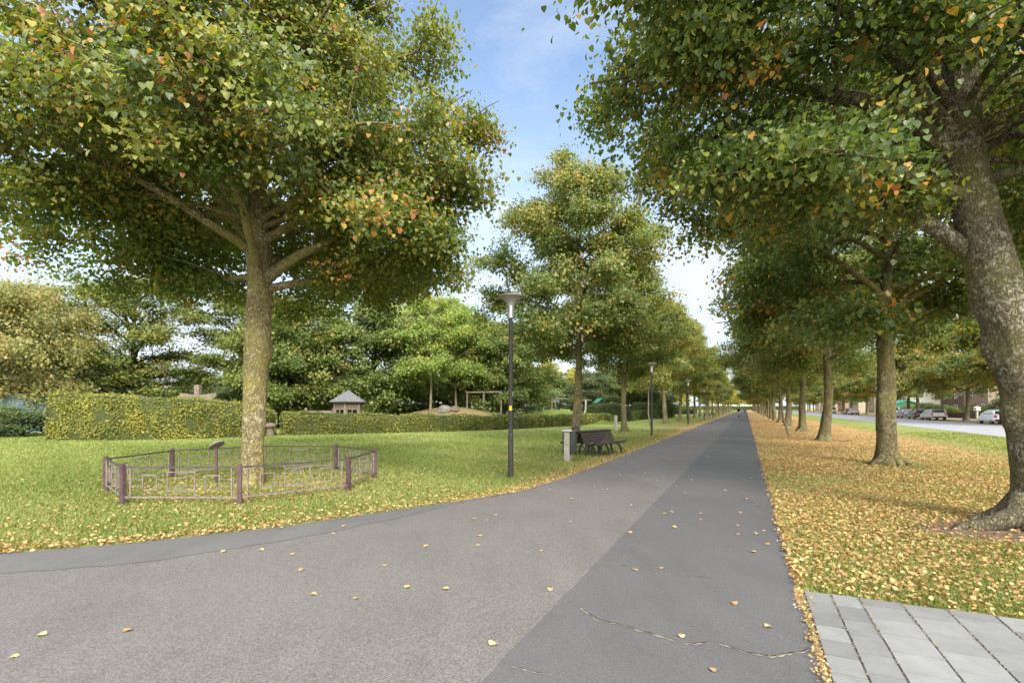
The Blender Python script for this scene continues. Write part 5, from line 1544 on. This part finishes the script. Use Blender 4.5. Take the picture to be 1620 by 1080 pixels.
# ------------------------------------------------------------------ cars
def car_paint(name, c):
    m, t, o = new_mat(name)
    p = finish(t, o, c, 0.35, 0.5)
    p.inputs['Coat Weight'].default_value = 0.7
    p.inputs['Coat Roughness'].default_value = 0.06
    return m
M['rubber'] = plain('rubber', (0.018, 0.018, 0.018), 0.85)
M['rim'] = plain('rim', (0.42, 0.42, 0.43), 0.35, 0.5, 0.7, var=0.1)
M['trim'] = plain('car_trim', (0.025, 0.025, 0.027), 0.6)
m, t, o = new_mat('tail_light'); finish(t, o, (0.45, 0.02, 0.02), 0.2, 0.5); M['tail'] = m
m, t, o = new_mat('head_light'); finish(t, o, (0.65, 0.66, 0.68), 0.15, 0.6); M['head'] = m
M['plate'] = plain('plate_yellow', (0.62, 0.44, 0.03), 0.5)
SH = {  # half profiles (y from the front, z): body line and cabin
    'hatch': dict(L=4.0, W=1.74, H=1.48, body=[(-2.0, 0.42), (-1.96, 0.68), (-1.7, 0.80), (-0.95, 0.96), (0.2, 0.98), (1.55, 1.00), (1.90, 0.95), (1.99, 0.62), (1.96, 0.34), (-1.9, 0.28)],
                  cab=[(-0.98, 0.95), (-0.25, 1.40), (0.25, 1.48), (1.05, 1.44), (1.50, 1.34), (1.86, 0.96)]),
    'estate': dict(L=4.7, W=1.82, H=1.50, body=[(-2.35, 0.42), (-2.30, 0.68), (-2.0, 0.80), (-1.0, 0.95), (0.4, 0.97), (1.9, 1.0), (2.28, 0.96), (2.35, 0.62), (2.32, 0.36), (-2.2, 0.28)],
                   cab=[(-1.05, 0.94), (-0.3, 1.40), (0.3, 1.49), (1.3, 1.47), (1.85, 1.40), (2.22, 0.97)]),
    'van': dict(L=4.4, W=1.82, H=1.86, body=[(-2.2, 0.44), (-2.16, 0.78), (-1.8, 0.95), (-1.25, 1.08), (0.4, 1.1), (1.9, 1.1), (2.16, 1.08), (2.2, 0.62), (2.17, 0.38), (-2.1, 0.30)],
                cab=[(-1.28, 1.05), (-0.62, 1.72), (-0.1, 1.84), (1.2, 1.86), (1.98, 1.80), (2.15, 1.06)]),
}
def make_car(kind, paint):
    s = SH[kind]
    ps = []
    def loft(poly, stations):
        """stations: (x, inset toward the profile's centre)"""
        bm = bmesh.new()
        cy = sum(p[0] for p in poly) / len(poly)
        cz = sum(p[1] for p in poly) / len(poly)
        rings = []
        for (x, k, dz) in stations:
            rings.append([bm.verts.new((x, cy + (p[0] - cy) * k, cz + (p[1] - cz) * dz)) for p in poly])
        n = len(poly)
        for A, B in zip(rings, rings[1:]):
            for i in range(n): bm.faces.new((A[i], A[(i + 1) % n], B[(i + 1) % n], B[i]))
        bm.faces.new(rings[0][::-1]); bm.faces.new(rings[-1])
        return bm
    w = s['W'] / 2
    out = []
    mb = MB(); mb.bm.free()
    mb.bm = loft(s['body'], [(-w, 0.93, 0.80), (-w * 0.97, 0.97, 0.93), (-w * 0.86, 1.0, 1.0), (w * 0.86, 1.0, 1.0), (w * 0.97, 0.97, 0.93), (w, 0.93, 0.80)])
    cab = s['cab'] + [(s['cab'][-1][0] - 0.05, 0.9), (s['cab'][0][0] + 0.05, 0.9)]
    bm2 = loft(cab, [(-w * 0.93, 1.0, 0.6), (-w * 0.80, 0.97, 0.93), (-w * 0.66, 1.0, 1.0), (w * 0.66, 1.0, 1.0), (w * 0.80, 0.97, 0.93), (w * 0.93, 1.0, 0.6)])
    tmp = bpy.data.meshes.new('t'); bm2.to_mesh(tmp); bm2.free()
    mb.bm.from_mesh(tmp); bpy.data.meshes.remove(tmp)
    body = mb.build('body', paint, None, True)
    out.append(body)
    # glass: side windows, windscreen, rear window (each a thin proud pane)
    c = s['cab']
    mb = MB()
    y0, y1 = c[0][0] + 0.42, c[-1][0] - 0.34
    zb, zt = c[0][1] + 0.06, s['H'] - 0.14
    for sd in (-1, 1):
        for (ya, yb) in ((y0, (y0 + y1) / 2 - 0.06), ((y0 + y1) / 2 + 0.06, y1)):
            fa = 0.36 if ya == y0 else 0.0
            fb = 0.24 if yb == y1 else 0.0
            pts = [(sd * (w * 0.955), ya - 0.04, zb), (sd * (w * 0.955), yb + 0.02, zb), (sd * (w * 0.80), yb - fb, zt), (sd * (w * 0.80), ya + fa, zt)]
            v1 = [mb.bm.verts.new(p) for p in pts]
            v2 = [mb.bm.verts.new((p[0] - sd * 0.12, p[1], p[2])) for p in pts]
            for f in ((v1), (v2[::-1])): mb.bm.faces.new(f)
            for i in range(4): mb.bm.faces.new((v1[i], v2[i], v2[(i + 1) % 4], v1[(i + 1) % 4]))
    out.append(mb.build('side_window', M['glass'], None))
    def pane(a, b, nm, wx=0.80, cut=(0.12, 0.9)):
        mb = MB()
        A, B = Vector((0, a[0], a[1])), Vector((0, b[0], b[1]))
        nrm = Vector((0, -(B - A).z, (B - A).y)).normalized()
        if nrm.z < 0: nrm = -nrm
        p, q = A.lerp(B, cut[0]) + nrm * 0.012, A.lerp(B, cut[1]) + nrm * 0.012
        pts = [(-w * wx, p.y, p.z), (w * wx, p.y, p.z), (w * (wx - 0.12), q.y, q.z), (-w * (wx - 0.12), q.y, q.z)]
        v1 = [mb.bm.verts.new(x) for x in pts]
        v2 = [mb.bm.verts.new(Vector(x) - nrm * 0.05) for x in pts]
        mb.bm.faces.new(v1); mb.bm.faces.new(v2[::-1])
        for i in range(4): mb.bm.faces.new((v1[i], v2[i], v2[(i + 1) % 4], v1[(i + 1) % 4]))
        return mb.build(nm, M['glass'], None)
    out.append(pane(c[0], c[1], 'windscreen'))
    out.append(pane(c[-1], c[-2], 'rear_window', 0.80, (0.14, 0.95)))
    L2 = s['L'] / 2
    for sd in (-1, 1):
        mb = MB(); mb.box((sd * w * 0.80, L2 - 0.05, 0.80), (0.24, 0.12, 0.30), bev=0.03); out.append(mb.build('tail_light', M['tail'], None))
        mb = MB(); mb.box((sd * w * 0.74, -L2 + 0.10, 0.66), (0.34, 0.18, 0.15), rz=sd * 0.35, bev=0.03); out.append(mb.build('headlight', M['head'], None))
        mb = MB(); mb.box((sd * (w + 0.07), c[0][0] + 0.40, 0.98), (0.18, 0.10, 0.13), bev=0.03); out.append(mb.build('mirror', paint, None))
    mb = MB(); mb.box((0, L2 - 0.02, 0.42), (w * 1.75, 0.10, 0.22), bev=0.03); mb.box((0, -L2 + 0.03, 0.40), (w * 1.7, 0.10, 0.20), bev=0.03); out.append(mb.build('bumper', M['trim'], None))
    mb = MB(); mb.box((0, L2 - 0.005, 0.74), (0.52, 0.04, 0.11), bev=0.005); out.append(mb.build('number_plate', M['plate'], None))
    wheels = []
    for sd in (-1, 1):
        for yy in (-L2 * 0.63, L2 * 0.62):
            mb = MB()
            mb.lathe([(0.20, -0.10), (0.30, -0.105), (0.318, -0.06), (0.318, 0.06), (0.30, 0.105), (0.20, 0.10)], sides=24)
            ty = mb.build('wheel', M['rubber'], None, True)
            ty.location = (sd * (w - 0.11), yy, 0.315); ty.rotation_euler = (0, R(90), 0)
            mb = MB(); mb.lathe([(0.19, -0.112), (0.205, -0.105), (0.205, 0.105), (0.19, 0.112), (0.05, 0.095)], sides=20)
            rm = mb.build('rim', M['rim'], ty, True)
            mb = MB()
            for k in range(5): mb.box((0.12 * math.cos(k * 1.2566), 0.12 * math.sin(k * 1.2566), 0), (0.07, 0.07, 0.232), k * 1.2566)
            out.append(ty)
    return out
protos = {}
def car(kind, paint, colour_key, off, y, label, rev=False):
    x, yy, _ = P(off, y)
    root = thing('parked_car', label, 'car', (x, yy, 0.010), PA + (math.pi if not rev else 0), 'cars parked along the road')
    for o_ in make_car(kind, paint): o_.parent = root
    return root
# local -y is the front; turned by PA + pi the front looks on along the road
white, silver = car_paint('paint_white', (0.70, 0.72, 0.76)), car_paint('paint_silver', (0.48, 0.48, 0.48))
car('hatch', white, 0, 25.4, 52.0, 'small white hatchback parked alone, half behind the near leaning trunk')
car('estate', silver, 0, 25.4, 69.5, 'silver estate car parked last of the row before the brick wall')
car('hatch', car_paint('paint_plum', (0.045, 0.03, 0.045)), 0, 25.4, 75.6, 'dark plum hatchback parked right in front of the silver estate')
car('hatch', car_paint('paint_blue', (0.16, 0.19, 0.26)), 0, 25.4, 81.6, 'blue grey hatchback parked between the plum car and white van')
car('van', white, 0, 25.4, 90.0, 'white van with rear windows parked beside the stout linden trunk')
car('hatch', silver, 0, 25.4, 121, 'pale grey hatchback parked before the green shed')
car('hatch', car_paint('paint_grey', (0.12, 0.125, 0.13)), 0, 25.4, 127, 'dark grey hatchback parked just beyond the green shed')
car('van', white, 0, 25.4, 152, 'distant white van parked before the brick house')
car('van', white, 0, 25.4, 163, 'farthest white van seen between the right row trunks')

# ------------------------------------------------------------------ cyclists and walkers far down the path
M['skin'] = plain('skin', (0.46, 0.29, 0.21), 0.6, 0.3, var=0.08)
M['cloth_black'] = plain('black_cloth', (0.014, 0.014, 0.016), 0.9, 0.1)
M['cloth_pale'] = plain('pale_cloth', (0.50, 0.46, 0.42), 0.9, 0.1)
M['cloth_blue'] = plain('blue_cloth', (0.07, 0.10, 0.19), 0.9, 0.1)
M['hair'] = plain('hair', (0.05, 0.03, 0.02), 0.8)
M['bike'] = plain('bike_frame', (0.03, 0.03, 0.035), 0.4, 0.5)
def skin_obj(name, verts, edges, radii, mat, parent, sub=2):
    me = bpy.data.meshes.new(name)
    me.from_pydata(verts, edges, [])
    o_ = link_mesh(name, me, parent)
    md = o_.modifiers.new('Skin', 'SKIN')
    md.use_smooth_shade = True
    lay_ = me.skin_vertices[0].data
    for i, rd_ in enumerate(radii):
        lay_[i].radius = (rd_, rd_) if not hasattr(rd_, '__len__') else rd_
        lay_[i].use_root = (i == 0)
    sd = o_.modifiers.new('Sub', 'SUBSURF')
    sd.levels = sub; sd.render_levels = sub
    me.materials.append(mat)
    return o_
def person(label, loc, rz, pose, top, legs_mat, seat=0.0):
    """pose 'ride' sits on a saddle at 0.95 m, 'walk' strides"""
    t = thing('person', label, 'person', loc, rz)
    if pose == 'ride':
        hip, chest, neck, head = (0, 0.10, 0.98), (0, -0.08, 1.30), (0, -0.20, 1.50), (0, -0.26, 1.66)
        legs = [((0.10, 0.08, 0.95), (0.12, -0.30, 0.78), (0.12, -0.08, 0.36), (0.12, -0.20, 0.30)), ((-0.10, 0.08, 0.95), (-0.12, -0.22, 0.62), (-0.12, 0.04, 0.22), (-0.12, -0.10, 0.16))]
        arms = [((s * 0.19, -0.16, 1.42), (s * 0.27, -0.30, 1.20), (s * 0.25, -0.52, 1.08), (s * 0.24, -0.58, 1.06)) for s in (1, -1)]
    else:
        hip, chest, neck, head = (0, 0, 0.92), (0, 0.0, 1.25), (0, -0.01, 1.46), (0, -0.03, 1.63)
        legs = [((0.09, 0, 0.88), (0.10, -0.12, 0.48), (0.10, -0.16, 0.08), (0.10, -0.30, 0.04)), ((-0.09, 0, 0.88), (-0.10, 0.05, 0.48), (-0.10, 0.22, 0.10), (-0.10, 0.12, 0.04))]
        arms = [((0.19, 0, 1.40), (0.24, 0.10, 1.13), (0.23, 0.02, 0.90), (0.23, 0.0, 0.82)), ((-0.19, 0, 1.40), (-0.24, -0.06, 1.13), (-0.23, -0.16, 0.92), (-0.23, -0.2, 0.85))]
    V = [hip, chest, neck, tuple((neck[i] + head[i]) / 2 for i in range(3)), head, (head[0], head[1] + 0.0, head[2] + 0.09)]
    E = [(0, 1), (1, 2), (2, 3), (3, 4), (4, 5)]
    Rr = [(0.15, 0.12), (0.17, 0.12), (0.075, 0.07), 0.06, (0.085, 0.095), 0.06]
    for lg in legs:
        b = len(V); V += list(lg); E += [(0, b), (b, b + 1), (b + 1, b + 2), (b + 2, b + 3)]; Rr += [0.095, 0.062, 0.045, 0.035]
    for ar_ in arms:
        b = len(V); V += list(ar_); E += [(1, b), (b, b + 1), (b + 1, b + 2), (b + 2, b + 3)]; Rr += [0.065, 0.045, 0.033, 0.03]
    skin_obj('body', V, E, Rr, M['skin'], t)
    V = [hip, chest, (neck[0], neck[1], neck[2] - 0.03)]; E = [(0, 1), (1, 2)]; Rr = [(0.172, 0.14), (0.195, 0.145), (0.10, 0.09)]
    for ar_ in arms:
        b = len(V); V += [ar_[0], ar_[1]]; E += [(1, b), (b, b + 1)]; Rr += [0.085, 0.062]
    skin_obj('shirt', V, E, Rr, top, t)
    V = [hip]; E = []; Rr = [(0.175, 0.142)]
    for lg in legs:
        b = len(V); V += list(lg[:3]); E += [(0, b), (b, b + 1), (b + 1, b + 2)]; Rr += [0.108, 0.078, 0.06]
    skin_obj('trousers', V, E, Rr, legs_mat, t)
    skin_obj('hair', [(head[0], head[1] + 0.03, head[2] + 0.02), (head[0], head[1] + 0.015, head[2] + 0.10)], [(0, 1)], [(0.10, 0.105), 0.075], M['hair'], t)
    mb = MB()
    for lg in legs:
        q = lg[3]; mb.box((q[0], q[1] - 0.02, q[2]), (0.09, 0.24, 0.08), bev=0.02)
    mb.build('shoes', M['cloth_black'], t)
    return t
def bicycle(label, loc, rz):
    t = thing('bicycle', label, 'bicycle', loc, rz)
    for yy in (-0.55, 0.52):
        bm = bmesh.new()
        mb = MB()
        ring = [(0, yy + 0.33 * math.cos(a), 0.345 + 0.33 * math.sin(a)) for a in np.linspace(0, 2 * math.pi, 25)]
        mb.tube(ring, 0.018, 6)
        wl = mb.build('wheel', M['rubber'], t, True)
        mb = MB()
        for k in range(8): mb.tube([(0, yy, 0.345), (0, yy + 0.32 * math.cos(k * 0.785), 0.345 + 0.32 * math.sin(k * 0.785))], 0.004, 4)
        mb.tube([(-0.04, yy, 0.345), (0.04, yy, 0.345)], 0.03, 8)
        mb.build('spokes', M['rim'], wl)
    mb = MB()
    for a, b in (((0, 0.52, 0.345), (0, 0.10, 0.32)), ((0, 0.10, 0.32), (0, 0.17, 0.86)), ((0, 0.52, 0.345), (0, 0.15, 0.72)), ((0, 0.10, 0.32), (0, -0.40, 0.80)), ((0, 0.15, 0.72), (0, -0.40, 0.85)), ((0, -0.55, 0.345), (0, -0.38, 1.02))):
        mb.tube([a, b], 0.018, 8)
    mb.build('frame', M['bike'], t, True)
    mb = MB(); mb.tube([(-0.27, -0.55, 1.04), (-0.18, -0.46, 1.05), (0, -0.40, 1.03), (0.18, -0.46, 1.05), (0.27, -0.55, 1.04)], 0.014, 8); mb.build('handlebar', M['bike'], t, True)
    mb = MB(); mb.prism([(-0.09, 0.30), (0.09, 0.30), (0.03, 0.02), (-0.03, 0.02)], 0.06, 'z', 0.88); mb.build('saddle', M['cloth_black'], t)
    mb = MB(); mb.box((0.10, 0.10, 0.24), (0.06, 0.09, 0.02)); mb.box((-0.10, 0.10, 0.12), (0.06, 0.09, 0.02)); mb.tube([(0.07, 0.10, 0.24), (0.03, 0.10, 0.32), (-0.03, 0.10, 0.32), (-0.07, 0.10, 0.12)], 0.012, 6); mb.build('pedal', M['bike'], t)
    return t
x, y, _ = P(-1.25, 88)
bicycle('black bicycle ridden by the cyclist in black', (x, y, 0.008), PA)
person('cyclist in a black top riding towards us down the middle of the path', (x, y, 0.008), PA, 'ride', M['cloth_black'], M['cloth_pale'])
x, y, _ = P(-0.4, 150)
bicycle('small distant bicycle ridden by the cyclist in blue', (x, y, 0.008), PA + math.pi)
person('distant cyclist in blue riding away far down the path', (x, y, 0.008), PA + math.pi, 'ride', M['cloth_blue'], M['cloth_blue'])
x, y, _ = P(3.0, 150)
person('distant walker in dark clothes on the leaves near the right row', (x, y, 0.0), PA, 'walk', M['cloth_blue'], M['cloth_pale'])

# far bench on the left, seen as a small dark shape
fb = thing('park_bench', 'small distant dark bench beside the fifth lamp', 'bench', P(-6.3, 96), PA)
for side in (1, -1):
    mb = MB()
    for k in range(3): mb.box((side * (0.34 + 0.14 * k), 0, 0.42), (0.12, 2.0, 0.05))
    mb.build('seat', M['bench_wood'], fb)
    mb = MB()
    for k in range(3): mb.box((side * (0.22 - 0.06 * k), 0, 0.5 + 0.14 * k), (0.05, 2.0, 0.11), ry=-side * R(21))
    mb.build('backrest', M['bench_wood'], fb)
for yy in (-0.8, 0.8):
    mb = MB()
    for side in (1, -1):
        mb.tube([(side * 0.6, yy, -0.02), (side * 0.5, yy, 0.38), (side * 0.2, yy, 0.38)], 0.03, 6)
    mb.build('leg', M['bench_iron'], fb)

hedge('distant hedge across the far end of the avenue', [(120, 405, 3.0), (160, 400, 3.2), (215, 380, 3.0)], 2.0, 14, 0.5, (0.5, 0.2), 'shrub', seed=12)
house('pale building closing the view at the end of the path', (186, 425, 0), 0.0, 40, 12, 6.0, M['white_wall'], M['tiles'], 4.0, [(-12, 2, 3, 2), (-4, 2, 3, 2), (4, 2, 3, 2), (12, 2, 3, 2)])
